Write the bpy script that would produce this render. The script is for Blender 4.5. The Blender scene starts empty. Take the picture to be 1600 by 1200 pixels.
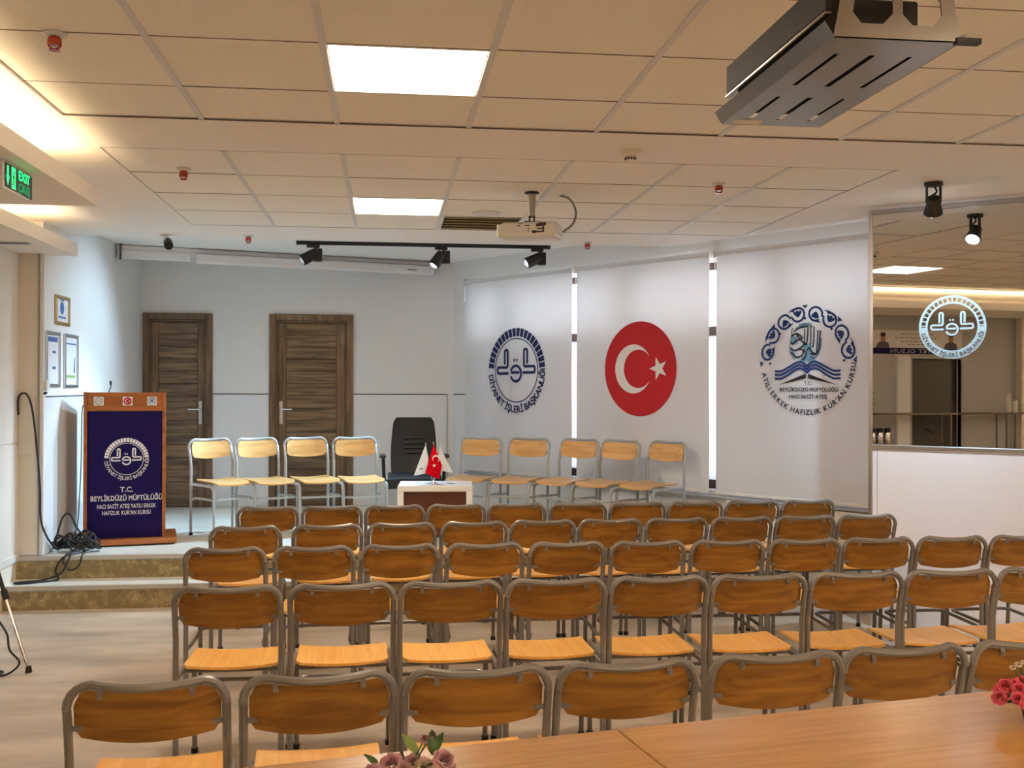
import bpy, bmesh, math, random
from mathutils import Vector, Matrix
random.seed(7)
PI = math.pi
R = math.radians
SC = bpy.context.scene
COL = SC.collection

# ------------------------------------------------------------------ camera
cam_d = bpy.data.cameras.new('camera')
cam = bpy.data.objects.new('camera', cam_d)
COL.objects.link(cam)
cam_d.sensor_fit = 'HORIZONTAL'
cam_d.sensor_width = 36.0
cam_d.lens = 36.0 * 1640 / 1600
cam_d.clip_start = 0.05
_yaw, _pit, _rol = R(6.9), R(0.17), R(0.15)
_f = Vector((math.sin(_yaw), math.cos(_yaw), 0)); _r = Vector((math.cos(_yaw), -math.sin(_yaw), 0)); _u = Vector((0, 0, 1))
_f2 = _f * math.cos(_pit) + _u * math.sin(_pit); _u2 = _u * math.cos(_pit) - _f * math.sin(_pit)
_r3 = _r * math.cos(_rol) + _u2 * math.sin(_rol); _u3 = _u2 * math.cos(_rol) - _r * math.sin(_rol)
_m = Matrix((_r3, _u3, -_f2)).transposed().to_4x4()
_m.translation = Vector((0, 0, 1.57))
cam.matrix_world = _m
SC.camera = cam

# ------------------------------------------------------------------ world, exposure
world = bpy.data.worlds.new('world'); SC.world = world
world.use_nodes = True
_bg = world.node_tree.nodes['Background']
_bg.inputs[0].default_value = (0.86, 0.92, 1.0, 1)
_bg.inputs[1].default_value = 3.6
SC.view_settings.view_transform = 'Standard'
SC.view_settings.look = 'None'
SC.view_settings.gamma = 1
SC.view_settings.use_curve_mapping = False
SC.view_settings.exposure = 1.05
SC.cycles.max_bounces = 6
SC.cycles.glossy_bounces = 4
PANEL_E = 16.0          # ceiling light panels
PANEL_C = (1.0, 0.82, 0.62)
COVE_E = 12.0
COVE_ADDED_E = 125.0  # unseen coves, added to lift the ceiling brightness
SPOT_C = (0.52, 0.78, 1.0)

# ------------------------------------------------------------------ materials
M = {}
def srgb(r, g, b):
    f = lambda c: (c / 12.92 if c <= 0.04045 else ((c + 0.055) / 1.055) ** 2.4)
    return (f(r / 255), f(g / 255), f(b / 255), 1)
def mat(name, col, rough=0.5, metal=0.0, spec=0.5, emit=None, es=0.0, trans=0.0, noise=None, bump=None, coat=0.0):
    """noise=(scale, amount, detail[, stretch xyz])  bump=(scale,strength)"""
    m = bpy.data.materials.new(name); m.use_nodes = True
    nt = m.node_tree; b = nt.nodes['Principled BSDF']
    if len(col) == 3: col = tuple(col) + (1,)
    b.inputs['Base Color'].default_value = col
    b.inputs['Roughness'].default_value = rough
    b.inputs['Metallic'].default_value = metal
    b.inputs['Specular IOR Level'].default_value = spec
    b.inputs['Coat Weight'].default_value = coat
    if emit:
        b.inputs['Emission Color'].default_value = tuple(emit[:3]) + (1,)
        b.inputs['Emission Strength'].default_value = es
    tc = None
    if noise or bump:
        tc = nt.nodes.new('ShaderNodeTexCoord')
    if noise:
        mp = nt.nodes.new('ShaderNodeMapping'); nt.links.new(tc.outputs['Object'], mp.inputs[0])
        if len(noise) > 3: mp.inputs['Scale'].default_value = noise[3]
        n = nt.nodes.new('ShaderNodeTexNoise'); n.inputs['Scale'].default_value = noise[0]; n.inputs['Detail'].default_value = noise[2]
        n.inputs['Roughness'].default_value = 0.6
        nt.links.new(mp.outputs[0], n.inputs['Vector'])
        rp = nt.nodes.new('ShaderNodeValToRGB')
        a = noise[1]
        rp.color_ramp.elements[0].position = 0.3; rp.color_ramp.elements[1].position = 0.7
        rp.color_ramp.elements[0].color = tuple(c * (1 - a) for c in col[:3]) + (1,)
        rp.color_ramp.elements[1].color = tuple(min(1, c * (1 + a)) for c in col[:3]) + (1,)
        nt.links.new(n.outputs['Fac'], rp.inputs[0]); nt.links.new(rp.outputs[0], b.inputs['Base Color'])
    if bump:
        n2 = nt.nodes.new('ShaderNodeTexNoise'); n2.inputs['Scale'].default_value = bump[0]; n2.inputs['Detail'].default_value = 3
        nt.links.new(tc.outputs['Object'], n2.inputs['Vector'])
        bp = nt.nodes.new('ShaderNodeBump'); bp.inputs['Strength'].default_value = bump[1]; bp.inputs['Distance'].default_value = 0.01
        nt.links.new(n2.outputs['Fac'], bp.inputs['Height']); nt.links.new(bp.outputs[0], b.inputs['Normal'])
    M[name] = m
    return m
def wood(name, c1, c2, axis=0, fine=42.0, rough=0.35, spec=0.5, coat=0.0, vary=0.08, contrast=(0.32, 0.68)):
    m = bpy.data.materials.new(name); m.use_nodes = True
    nt = m.node_tree; b = nt.nodes['Principled BSDF']; L = nt.links.new
    tc = nt.nodes.new('ShaderNodeTexCoord'); oi = nt.nodes.new('ShaderNodeObjectInfo')
    ad = nt.nodes.new('ShaderNodeVectorMath'); ad.operation = 'ADD'
    sc = nt.nodes.new('ShaderNodeVectorMath'); sc.operation = 'SCALE'; sc.inputs['Scale'].default_value = 0.37
    cv = nt.nodes.new('ShaderNodeCombineXYZ'); L(oi.outputs['Random'], cv.inputs[0]); L(oi.outputs['Random'], cv.inputs[1]); L(oi.outputs['Random'], cv.inputs[2])
    L(cv.outputs[0], sc.inputs[0]); L(tc.outputs['Object'], ad.inputs[0]); L(sc.outputs[0], ad.inputs[1])
    mp = nt.nodes.new('ShaderNodeMapping'); L(ad.outputs[0], mp.inputs[0])
    s = [fine, fine, fine]; s[axis] = fine * 0.07
    mp.inputs['Scale'].default_value = s
    n = nt.nodes.new('ShaderNodeTexNoise'); n.inputs['Scale'].default_value = 1.0; n.inputs['Detail'].default_value = 5; n.inputs['Distortion'].default_value = 0.7
    L(mp.outputs[0], n.inputs['Vector'])
    rp = nt.nodes.new('ShaderNodeValToRGB')
    rp.color_ramp.elements[0].position, rp.color_ramp.elements[1].position = contrast
    rp.color_ramp.elements[0].color = c1 if len(c1) == 4 else tuple(c1) + (1,)
    rp.color_ramp.elements[1].color = c2 if len(c2) == 4 else tuple(c2) + (1,)
    L(n.outputs['Fac'], rp.inputs[0])
    hv = nt.nodes.new('ShaderNodeHueSaturation')
    mr = nt.nodes.new('ShaderNodeMapRange'); mr.inputs['To Min'].default_value = 1 - vary; mr.inputs['To Max'].default_value = 1 + vary
    L(oi.outputs['Random'], mr.inputs['Value']); L(mr.outputs[0], hv.inputs['Value']); L(rp.outputs[0], hv.inputs['Color'])
    L(hv.outputs[0], b.inputs['Base Color'])
    b.inputs['Roughness'].default_value = rough; b.inputs['Specular IOR Level'].default_value = spec; b.inputs['Coat Weight'].default_value = coat
    M[name] = m
    return m
def speckle(name, base, dark, light, scale, rough=0.5):
    m = bpy.data.materials.new(name); m.use_nodes = True
    nt = m.node_tree; b = nt.nodes['Principled BSDF']; L = nt.links.new
    tc = nt.nodes.new('ShaderNodeTexCoord')
    v = nt.nodes.new('ShaderNodeTexVoronoi'); v.inputs['Scale'].default_value = scale
    L(tc.outputs['Object'], v.inputs['Vector'])
    rp = nt.nodes.new('ShaderNodeValToRGB'); rp.color_ramp.interpolation = 'LINEAR'
    e = rp.color_ramp.elements
    e[0].position = 0.12; e[0].color = light; e[1].position = 0.35; e[1].color = base
    L(v.outputs['Distance'], rp.inputs[0])
    n = nt.nodes.new('ShaderNodeTexNoise'); n.inputs['Scale'].default_value = scale * 0.5; n.inputs['Detail'].default_value = 4
    L(tc.outputs['Object'], n.inputs['Vector'])
    r2 = nt.nodes.new('ShaderNodeValToRGB'); r2.color_ramp.elements[0].position = 0.45; r2.color_ramp.elements[1].position = 0.6
    L(n.outputs['Fac'], r2.inputs[0])
    mx = nt.nodes.new('ShaderNodeMix'); mx.data_type = 'RGBA'
    L(r2.outputs[0], mx.inputs[0]); mx.inputs[6].default_value = dark; L(rp.outputs[0], mx.inputs[7])
    L(mx.outputs[2], b.inputs['Base Color']); b.inputs['Roughness'].default_value = rough
    M[name] = m
    return m
def glass(name):
    m = bpy.data.materials.new(name); m.use_nodes = True
    nt = m.node_tree; nt.nodes.remove(nt.nodes['Principled BSDF']); o = nt.nodes['Material Output']
    t = nt.nodes.new('ShaderNodeBsdfTransparent'); g = nt.nodes.new('ShaderNodeBsdfGlossy'); g.inputs['Roughness'].default_value = 0.02
    mx = nt.nodes.new('ShaderNodeMixShader'); mx.inputs[0].default_value = 0.07
    nt.links.new(t.outputs[0], mx.inputs[1]); nt.links.new(g.outputs[0], mx.inputs[2]); nt.links.new(mx.outputs[0], o.inputs[0])
    M[name] = m
def sheet(name, col, transl):
    m = bpy.data.materials.new(name); m.use_nodes = True
    nt = m.node_tree; nt.nodes.remove(nt.nodes['Principled BSDF']); o = nt.nodes['Material Output']
    d = nt.nodes.new('ShaderNodeBsdfDiffuse'); d.inputs[0].default_value = col
    t = nt.nodes.new('ShaderNodeBsdfTranslucent'); t.inputs[0].default_value = col
    mx = nt.nodes.new('ShaderNodeMixShader'); mx.inputs[0].default_value = transl
    nt.links.new(d.outputs[0], mx.inputs[1]); nt.links.new(t.outputs[0], mx.inputs[2]); nt.links.new(mx.outputs[0], o.inputs[0])
    M[name] = m

mat('drywall', (0.88, 0.85, 0.81), 0.85, spec=0.2)
mat('tile', (0.93, 0.885, 0.83), 0.95, spec=0.1, noise=(230, 0.13, 2), bump=(300, 0.25))
mat('runner', (0.70, 0.72, 0.74), 0.5)
mat('gap_shade', (0.16, 0.13, 0.105), 0.8)
mat('plenum', (0.05, 0.045, 0.04), 0.9)
mat('wall_white', (0.80, 0.80, 0.79), 0.7, spec=0.3)
mat('wall_cream', (0.80, 0.72, 0.61), 0.7, spec=0.3)
mat('wall_dimmed', (0.46, 0.46, 0.445), 0.6)  # whitish hall wall, its dim look in the mirror put into the colour
mat('dado_white', (0.80, 0.81, 0.83), 0.22, spec=0.5)
mat('dado_hall', (0.78, 0.75, 0.72), 0.35)
mat('panel_pink_reflect', (0.88, 0.83, 0.85), 0.32)  # white laminate, the pink of its reflections put into the colour
mat('joint', (0.10, 0.10, 0.10), 0.6)
mat('grey_trim', (0.36, 0.35, 0.34), 0.45)
mat('alu', (0.62, 0.62, 0.64), 0.3, metal=1.0)
mat('pole_grey', (0.42, 0.38, 0.33), 0.45)
mat('chrome', (0.82, 0.82, 0.84), 0.12, metal=1.0)
mat('steel', (0.30, 0.265, 0.225), 0.22, metal=1.0)
mat('mirror', (0.72, 0.71, 0.68), 0.0, metal=1.0)
mat('floor', (0.57, 0.475, 0.375), 0.36, noise=(1.7, 0.30, 9, (0.8, 2.4, 1)))
mat('stage_top', (0.86, 0.87, 0.80), 0.22, noise=(3.0, 0.05, 4))
speckle('riser', (0.40, 0.30, 0.135, 1), (0.27, 0.195, 0.085, 1), (0.66, 0.56, 0.34, 1), 42)
mat('nosing', (0.52, 0.48, 0.42), 0.5)
wood('ply_back_shaded', srgb(122, 80, 28), srgb(164, 115, 48), 0, 30, 0.40, spec=0.35)  # same ply as the seats, shade on the backs put into the colour
wood('ply_seat_lit', srgb(238, 170, 76), srgb(252, 196, 106), 1, 34, 0.34)  # ply of the backs too, brightened for light falling from above
wood('ply_pale', srgb(200, 154, 92), srgb(226, 184, 122), 0, 30, 0.36)
mat('chair_grey', (0.205, 0.185, 0.170), 0.28, spec=0.6)
mat('chair_grey_lit', (0.40, 0.43, 0.45), 0.28, spec=0.6)  # same grey frames, the stage spots' cool light put into the colour
mat('rubber', (0.015, 0.014, 0.013), 0.7)
wood('door_wood', srgb(80, 60, 42), srgb(140, 112, 82), 0, 26, 0.38, contrast=(0.36, 0.64))
wood('door_frame', srgb(82, 60, 42), srgb(132, 102, 72), 2, 26, 0.36, coat=0.2)
wood('lectern_wood', srgb(150, 84, 38), srgb(182, 108, 54), 0, 22, 0.34)
wood('table_wood', srgb(184, 130, 56), srgb(200, 146, 70), 0, 48, 0.27, spec=0.45)
mat('navy', srgb(24, 15, 80), 0.5, spec=0.15)
mat('navy_ink', srgb(24, 34, 96), 0.7)
mat('black_ink', srgb(26, 24, 40), 0.7)
mat('blue_ink', srgb(20, 62, 134), 0.7)
mat('pale_ink', srgb(120, 168, 196), 0.7)
mat('red_ink', srgb(196, 24, 36), 0.7)
mat('white_ink', (0.85, 0.85, 0.86), 0.7)
mat('white_plastic', (0.78, 0.77, 0.75), 0.4)
mat('white_paint', (0.82, 0.81, 0.79), 0.35)
mat('ivory', (0.80, 0.77, 0.68), 0.45)
mat('black', (0.012, 0.012, 0.013), 0.45)
mat('leather', (0.007, 0.008, 0.010), 0.42, noise=(40, 0.2, 3))
mat('cable', (0.012, 0.012, 0.012), 0.5)
mat('grey_cable', (0.30, 0.27, 0.23), 0.6)
mat('red_glass', (0.45, 0.05, 0.02), 0.25)
mat('dark_brown', (0.045, 0.040, 0.036), 0.4)
mat('brown_frame', srgb(70, 42, 30), 0.45)
mat('gold', (0.62, 0.45, 0.18), 0.3, metal=1.0)
mat('brown_table', srgb(84, 42, 26), 0.4)
mat('paper', (0.76, 0.79, 0.86), 0.5)
mat('print_blue', srgb(66, 104, 168), 0.5)
mat('print_green', srgb(140, 176, 96), 0.5)
mat('skin_print', srgb(188, 142, 112), 0.6)
mat('hair_print', srgb(66, 44, 34), 0.6)
mat('shirt_print', srgb(96, 84, 92), 0.6)
mat('flag_red', srgb(226, 22, 40), 0.7)
mat('flag_white', (0.86, 0.86, 0.86), 0.7)
mat('rose_mauve', (0.52, 0.27, 0.29), 0.7, noise=(30, 0.3, 3))
mat('rose_pink', (0.80, 0.10, 0.16), 0.7, noise=(30, 0.3, 3))
mat('rose_pale', (0.70, 0.55, 0.42), 0.7)
mat('leaf', (0.07, 0.14, 0.04), 0.55, noise=(30, 0.4, 3))
mat('leaf_light', (0.24, 0.34, 0.08), 0.55)
mat('pot', (0.05, 0.035, 0.03), 0.5)
mat('lamp_panel', (0.9, 0.9, 0.9), 0.5, emit=PANEL_C, es=PANEL_E)
mat('cove_strip', (0.9, 0.9, 0.9), 0.5, emit=(1.0, 0.74, 0.44), es=COVE_E)
mat('cove_strip_added', (0.9, 0.9, 0.9), 0.5, emit=(1.0, 0.76, 0.50), es=COVE_ADDED_E)
mat('exit_green', (0.0, 0.3, 0.08), 0.5, emit=(0.02, 0.9, 0.22), es=0.9)
mat('exit_dim', (0.0, 0.2, 0.06), 0.5, emit=(0.02, 0.6, 0.2), es=0.28)
mat('spot_glass', (0.9, 0.9, 0.9), 0.3, emit=(0.92, 0.97, 1.0), es=40)
mat('olive_vent', (0.30, 0.27, 0.17), 0.5)
mat('cup', (0.86, 0.82, 0.75), 0.5)
mat('stripe_a', srgb(70, 110, 130), 0.5)
mat('stripe_b', srgb(120, 90, 60), 0.5)
glass('glass')
sheet('blind', (0.84, 0.84, 0.85, 1), 0.32)
sheet('frosted', (0.74, 0.73, 0.77, 1), 0.45)
sheet('flag_cloth', (0.9, 0.9, 0.9, 1), 0.35)
sheet('flag_red_cloth', srgb(226, 22, 40), 0.3)
mat('frost_ink', (0.25, 0.27, 0.26), 0.6)

# ------------------------------------------------------------------ mesh helpers
class MB:
    def __init__(s): s.v = []; s.f = []
    def add(s, vs, fs):
        o = len(s.v); s.v += [Vector(p) for p in vs]; s.f += [[i + o for i in f] for f in fs]; return s
    def box(s, x0, x1, y0, y1, z0, z1):
        return s.add([(x0,y0,z0),(x1,y0,z0),(x1,y1,z0),(x0,y1,z0),(x0,y0,z1),(x1,y0,z1),(x1,y1,z1),(x0,y1,z1)],
                     [(3,2,1,0),(4,5,6,7),(0,1,5,4),(1,2,6,5),(2,3,7,6),(3,0,4,7)])
    def obox(s, c, ax, h):
        c = Vector(c); a = [Vector(x).normalized() * hh for x, hh in zip(ax, h)]
        P = []
        for k in (-1, 1):
            for i, j in ((-1,-1),(1,-1),(1,1),(-1,1)): P.append(c + a[0]*i + a[1]*j + a[2]*k)
        return s.add(P, [(3,2,1,0),(4,5,6,7),(0,1,5,4),(1,2,6,5),(2,3,7,6),(3,0,4,7)])
    def prism(s, pts, O, U, V, N, d0, d1):
        O, U, V, N = Vector(O), Vector(U), Vector(V), Vector(N); n = len(pts)
        P = [O + U*a + V*b + N*d0 for a, b in pts] + [O + U*a + V*b + N*d1 for a, b in pts]
        return s.add(P, [list(range(n))[::-1], list(range(n, 2*n))] + [(i, (i+1) % n, n+(i+1) % n, n+i) for i in range(n)])
    def flat(s, pts, O, U, V):
        O, U, V = Vector(O), Vector(U), Vector(V)
        return s.add([O + U*a + V*b for a, b in pts], [list(range(len(pts)))])
    def tube(s, pts, r, n=8, closed=False, cap=True):
        pts = [Vector(p) for p in pts]; m = len(pts)
        rr = r if isinstance(r, (list, tuple)) else [r] * m
        tans = []
        for i in range(m):
            if closed: t = pts[(i+1) % m] - pts[i-1]
            else: t = pts[min(i+1, m-1)] - pts[max(i-1, 0)]
            tans.append(t.normalized())
        ref = Vector((0,0,1)) if abs(tans[0].z) < 0.9 else Vector((1,0,0))
        u = tans[0].cross(ref).normalized(); vs = []
        for i in range(m):
            t = tans[i]; u = (u - t * u.dot(t)).normalized(); w = t.cross(u)
            for k in range(n):
                a = 2*PI*k/n; vs.append(pts[i] + (u*math.cos(a) + w*math.sin(a)) * rr[i])
        fs = []
        for i in range(m if closed else m-1):
            j = (i+1) % m
            for k in range(n): fs.append((i*n+k, i*n+(k+1) % n, j*n+(k+1) % n, j*n+k))
        if cap and not closed: fs += [list(range(n))[::-1], [(m-1)*n+k for k in range(n)]]
        return s.add(vs, fs)
    def cyl(s, p0, p1, r0, r1=None, n=16):
        return s.tube([p0, p1], [r0, r0 if r1 is None else r1], n)
    def lathe(s, prof, n=20, c=(0,0,0), ax=((1,0,0),(0,1,0),(0,0,1))):
        c = Vector(c); X, Y, Z = [Vector(a) for a in ax]; m = len(prof); vs = []
        for r, z in prof:
            for k in range(n):
                a = 2*PI*k/n; vs.append(c + X*(r*math.cos(a)) + Y*(r*math.sin(a)) + Z*z)
        fs = [(i*n+k, i*n+(k+1) % n, (i+1)*n+(k+1) % n, (i+1)*n+k) for i in range(m-1) for k in range(n)]
        fs += [list(range(n))[::-1], [(m-1)*n+k for k in range(n)]]
        return s.add(vs, fs)
    def grid(s, fn, nu, nv, thick=None):
        vs = [fn(i/nu, j/nv) for j in range(nv+1) for i in range(nu+1)]
        W = nu+1
        return s.add(vs, [(j*W+i, j*W+i+1, (j+1)*W+i+1, (j+1)*W+i) for j in range(nv) for i in range(nu)])
    def slab(s, fn, nu, nv, th):
        """fn(u,v)->(point, normal); closed sheet of thickness th"""
        W = nu+1; A = []; B = []
        for j in range(nv+1):
            for i in range(nu+1):
                p, n = fn(i/nu, j/nv); p = Vector(p); n = Vector(n).normalized()
                A.append(p + n*th/2); B.append(p - n*th/2)
        N = len(A); fs = []
        for j in range(nv):
            for i in range(nu):
                q = (j*W+i, j*W+i+1, (j+1)*W+i+1, (j+1)*W+i); fs.append(q); fs.append(tuple(N+k for k in q[::-1]))
        rim = [i for i in range(W)] + [j*W+nu for j in range(1, nv+1)] + [nv*W+i for i in range(nu-1, -1, -1)] + [j*W for j in range(nv-1, 0, -1)]
        for k in range(len(rim)):
            a, b = rim[k], rim[(k+1) % len(rim)]; fs.append((a, a+N, b+N, b))
        return s.add(A + B, fs)
    def build(s, name, material, parent=None, smooth=False, bevel=0.0, seg=1):
        me = bpy.data.meshes.new(name)
        me.from_pydata([tuple(p) for p in s.v], [], s.f)
        bm = bmesh.new(); bm.from_mesh(me)
        bmesh.ops.recalc_face_normals(bm, faces=bm.faces)
        if bevel > 0:
            es = [e for e in bm.edges if len(e.link_faces) == 2 and e.calc_face_angle(0) > 0.5]
            bmesh.ops.bevel(bm, geom=es, offset=bevel, segments=seg, affect='EDGES', profile=0.5)
        bm.to_mesh(me); bm.free()
        if smooth:
            for p in me.polygons: p.use_smooth = True
            me.set_sharp_from_angle(angle=R(40))
        me.materials.append(M[material] if isinstance(material, str) else material)
        o = bpy.data.objects.new(name, me); COL.objects.link(o)
        if parent: o.parent = parent
        return o

def tag(o, label=None, cat=None, group=None, kind=None):
    if label: o['label'] = label
    if cat: o['category'] = cat
    if group: o['group'] = group
    if kind: o['kind'] = kind
    return o
def thing(name, label, cat, loc=(0,0,0), rz=0.0, group=None):
    o = bpy.data.objects.new(name, None); COL.objects.link(o); o.empty_display_size = 0.1
    o.location = loc; o.rotation_euler = (0, 0, rz)
    return tag(o, label, cat, group)
def struct(o): o['kind'] = 'structure'; return o
def copy_tree(o, parent=None):
    c = o.copy(); COL.objects.link(c); c.parent = parent
    for ch in CHILD.get(o.name, ()):
        copy_tree(ch, c)
    return c
CHILD = {}
def index_tree(o):
    kids = [x for x in bpy.data.objects if x.parent == o]
    CHILD[o.name] = kids
    for k in kids: index_tree(k)
def fillet(pts, r, n=5):
    pts = [Vector(p) for p in pts]; out = [pts[0]]
    for i in range(1, len(pts)-1):
        a, b, c = pts[i-1], pts[i], pts[i+1]
        d1 = (a-b); d2 = (c-b); rr = min(r, d1.length*0.49, d2.length*0.49)
        p0 = b + d1.normalized()*rr; p1 = b + d2.normalized()*rr
        for k in range(n+1):
            t = k/n; out.append(p0*(1-t)**2 + b*2*t*(1-t) + p1*t*t)
    out.append(pts[-1]); return out
def spline(pts, n=8):
    pts = [Vector(p) for p in pts]; P = [pts[0]*2-pts[1]] + pts + [pts[-1]*2-pts[-2]]; out = []
    for i in range(1, len(P)-2):
        a, b, c, d = P[i-1], P[i], P[i+1], P[i+2]
        for k in range(n):
            t = k/n
            out.append(0.5*((2*b) + (c-a)*t + (2*a-5*b+4*c-d)*t*t + (3*b-a-3*c+d)*t**3))
    out.append(pts[-1]); return out
X3, Y3, Z3 = Vector((1,0,0)), Vector((0,1,0)), Vector((0,0,1))

# ---- lettering
GL = {}
def prepare_glyphs(chars):
    objs = []
    for ch in chars:
        c = bpy.data.curves.new('g', 'FONT'); c.body = ch; c.size = 1.0; c.resolution_u = 3
        o = bpy.data.objects.new('g', c); COL.objects.link(o); objs.append((ch, o))
    bpy.context.view_layer.update(); dg = bpy.context.evaluated_depsgraph_get()
    for ch, o in objs:
        me = o.evaluated_get(dg).to_mesh()
        GL[ch] = ([v.co.copy() for v in me.vertices], [list(p.vertices) for p in me.polygons])
        o.evaluated_get(dg).to_mesh_clear()
    for ch, o in objs:
        c = o.data; bpy.data.objects.remove(o); bpy.data.curves.remove(c)
def adv(ch):
    if ch == ' ': return 0.30
    v = GL[ch][0]
    return max(p.x for p in v) + max(0.04, min(p.x for p in v))
def glyph(mb, ch, size, P, U, V, bold=0.0):
    vs, fs = GL[ch]
    mb.add([P + U*(p.x*size) + V*(p.y*size) for p in vs], fs)
    if bold:
        n = U.cross(V).normalized()*0.0004
        for dx, dy in ((bold, 0), (0, bold), (bold, bold)):
            mb.add([P + n + U*(p.x*size+dx*size) + V*(p.y*size+dy*size) for p in vs], fs)
def text_line(mb, s, size, C, U, V, bold=0.0, width=None):
    w = sum(adv(c) for c in s); sx = 1.0
    if width: sx = width / (w*size)
    x = -w*size*sx/2
    for c in s:
        if c != ' ': glyph(mb, c, size, Vector(C) + U*x, U*sx, V, bold)
        x += adv(c)*size*sx
def text_arc(mb, s, size, C, U, V, rad, a0, a1, bold=0.0):
    tot = sum(adv(c) for c in s); acc = 0
    for c in s:
        w = adv(c); a = a0 + (a1-a0)*(acc + w/2)/tot
        if c != ' ':
            up = -(U*math.cos(a) + V*math.sin(a)); rt = -U*math.sin(a) + V*math.cos(a)
            glyph(mb, c, size, Vector(C) + (U*math.cos(a) + V*math.sin(a))*rad - rt*(w*size/2), rt, up, bold)
        acc += w
prepare_glyphs(sorted(set("DİYANETİŞLERİBAŞKANLIĞIT.C.BEYLİKDÜZÜMÜFTÜLÜĞÜHACISACİTATEŞYATILIERKEKHAFIZLIKKUR'ANKURSUEXITÇIKIŞAFİYETOLSUN")))

def stroke(mb, pts, w, O, U, V, closed=False, cap=True):
    """flat ribbon of width w through 2D points"""
    n = len(pts); L = []; Rr = []
    P = [Vector((a, b)) for a, b in pts]
    for i in range(n):
        if closed: d = P[(i+1) % n] - P[i-1]
        else: d = P[min(i+1, n-1)] - P[max(i-1, 0)]
        d.normalize(); nn = Vector((-d.y, d.x))
        ww = (w[i] if isinstance(w, (list, tuple)) else w)/2
        L.append(P[i] + nn*ww); Rr.append(P[i] - nn*ww)
    for i in range(n if closed else n-1):
        j = (i+1) % n
        mb.flat([tuple(Rr[i]), tuple(Rr[j]), tuple(L[j]), tuple(L[i])], O, U, V)
    if cap and not closed:
        for k in (0, n-1):
            ww = (w[k] if isinstance(w, (list, tuple)) else w)/2
            disc(mb, P[k].x, P[k].y, ww, O, U, V, 8)
def disc(mb, x, y, r, O, U, V, n=16, ry=None):
    mb.flat([(x + r*math.cos(2*PI*k/n), y + (ry or r)*math.sin(2*PI*k/n)) for k in range(n)], O, U, V)
def annulus(mb, r0, r1, a0, a1, n, O, U, V, x=0, y=0):
    for k in range(n):
        b0 = a0 + (a1-a0)*k/n; b1 = a0 + (a1-a0)*(k+1)/n
        mb.flat([(x+r0*math.cos(b0), y+r0*math.sin(b0)), (x+r1*math.cos(b0), y+r1*math.sin(b0)), (x+r1*math.cos(b1), y+r1*math.sin(b1)), (x+r0*math.cos(b1), y+r0*math.sin(b1))], O, U, V)
def fil2(pts, r, n=5):
    return [(p.x, p.y) for p in fillet([(a, b, 0) for a, b in pts], r, n)]
def script_mark(mb, r, O, U, V, w=0.075):
    """inner mark of the round emblem: two hooked letters and the loop between"""
    def q(px, py): return ((px-563)/231*r, -(py-658)/331*r)
    S = lambda pts, rr=0.10: stroke(mb, fil2([q(*p) for p in pts], rr*r), w*r, O, U, V, cap=False)
    S([(438,598),(438,446),(471,446),(471,627),(358,627),(358,690),(480,690)], 0.075)
    S([(682,590),(682,440),(647,440),(647,620),(762,616),(762,682),(634,682)], 0.075)
    cx, cy = q(560, 692); 
    pts = []
    for k in range(25):
        a = R(200) + (R(520)-R(200))*k/24
        pts.append((cx + 0.245*r*math.cos(a), cy + 0.245*r*math.sin(a)))
    stroke(mb, pts, w*r, O, U, V, cap=False)
    S([(505,680),(600,680)])
    for px in (543, 572):
        x, y = q(px, 553); mb.flat([(x-.03*r, y-.045*r), (x+.03*r, y-.045*r), (x+.03*r, y+.045*r), (x-.03*r, y+.045*r)], O, U, V)
def round_emblem(parent, material, r, O, U, V, bold=0.05, text=True, w=.085):
    """r = radius of the thin ring; band of blocks, ring, inner mark and lettering are parts"""
    mb = MB(); n = 20; a0, a1 = R(4), R(178)
    for k in range(n):
        b0 = a0 + (a1-a0)*k/n; b1 = b0 + (a1-a0)/n*0.82
        annulus(mb, 1.065*r, 1.325*r, b0, b1, 2, O, U, V)
    tag(mb.build('block_band', material, parent), kind='stuff')
    mb = MB(); annulus(mb, 0.98*r, 1.015*r, 0, 2*PI, 48, O, U, V); mb.build('ring', material, parent)
    mb = MB(); script_mark(mb, r, O, U, V, w); tag(mb.build('inner_mark', material, parent), kind='stuff')
    if text:
        mb = MB(); text_arc(mb, "DİYANET İŞLERİ BAŞKANLIĞI", 0.30*r, O, U, V, 1.33*r, R(186), R(362), bold); tag(mb.build('lettering', material, parent), kind='stuff')

# ------------------------------------------------------------------ setting: planes of the place
XL, XS, YD, YP = -2.645, -2.47, 11.05, 7.985        # hall left wall, stage left wall, door wall
ZC, ZU, ZST = 2.765, 2.88, 0.335          # ceiling, raised stage ceiling, stage level
W0 = Vector((0.87, 10.83, 0)); WD = Vector((0.568, -0.823, 0)).normalized(); WN = Vector((WD.y, -WD.x, 0))
M0 = Vector((3.186, 6.608, 0)); MD = Vector((0.764, -0.645, 0)).normalized(); MN = Vector((MD.y, -MD.x, 0))
def wp(s, z, o=0.0): return W0 + WD*s + WN*o + Z3*z
def mp_(s, z, o=0.0): return M0 + MD*s + MN*o + Z3*z
def wbox(mb, s0, s1, z0, z1, o0, o1):
    return mb.obox(wp((s0+s1)/2, (z0+z1)/2, (o0+o1)/2), (WD, WN, Z3), ((s1-s0)/2, (o1-o0)/2, (z1-z0)/2))
def mbox(mb, s0, s1, z0, z1, o0, o1):
    return mb.obox(mp_((s0+s1)/2, (z0+z1)/2, (o0+o1)/2), (MD, MN, Z3), ((s1-s0)/2, (o1-o0)/2, (z1-z0)/2))
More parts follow.
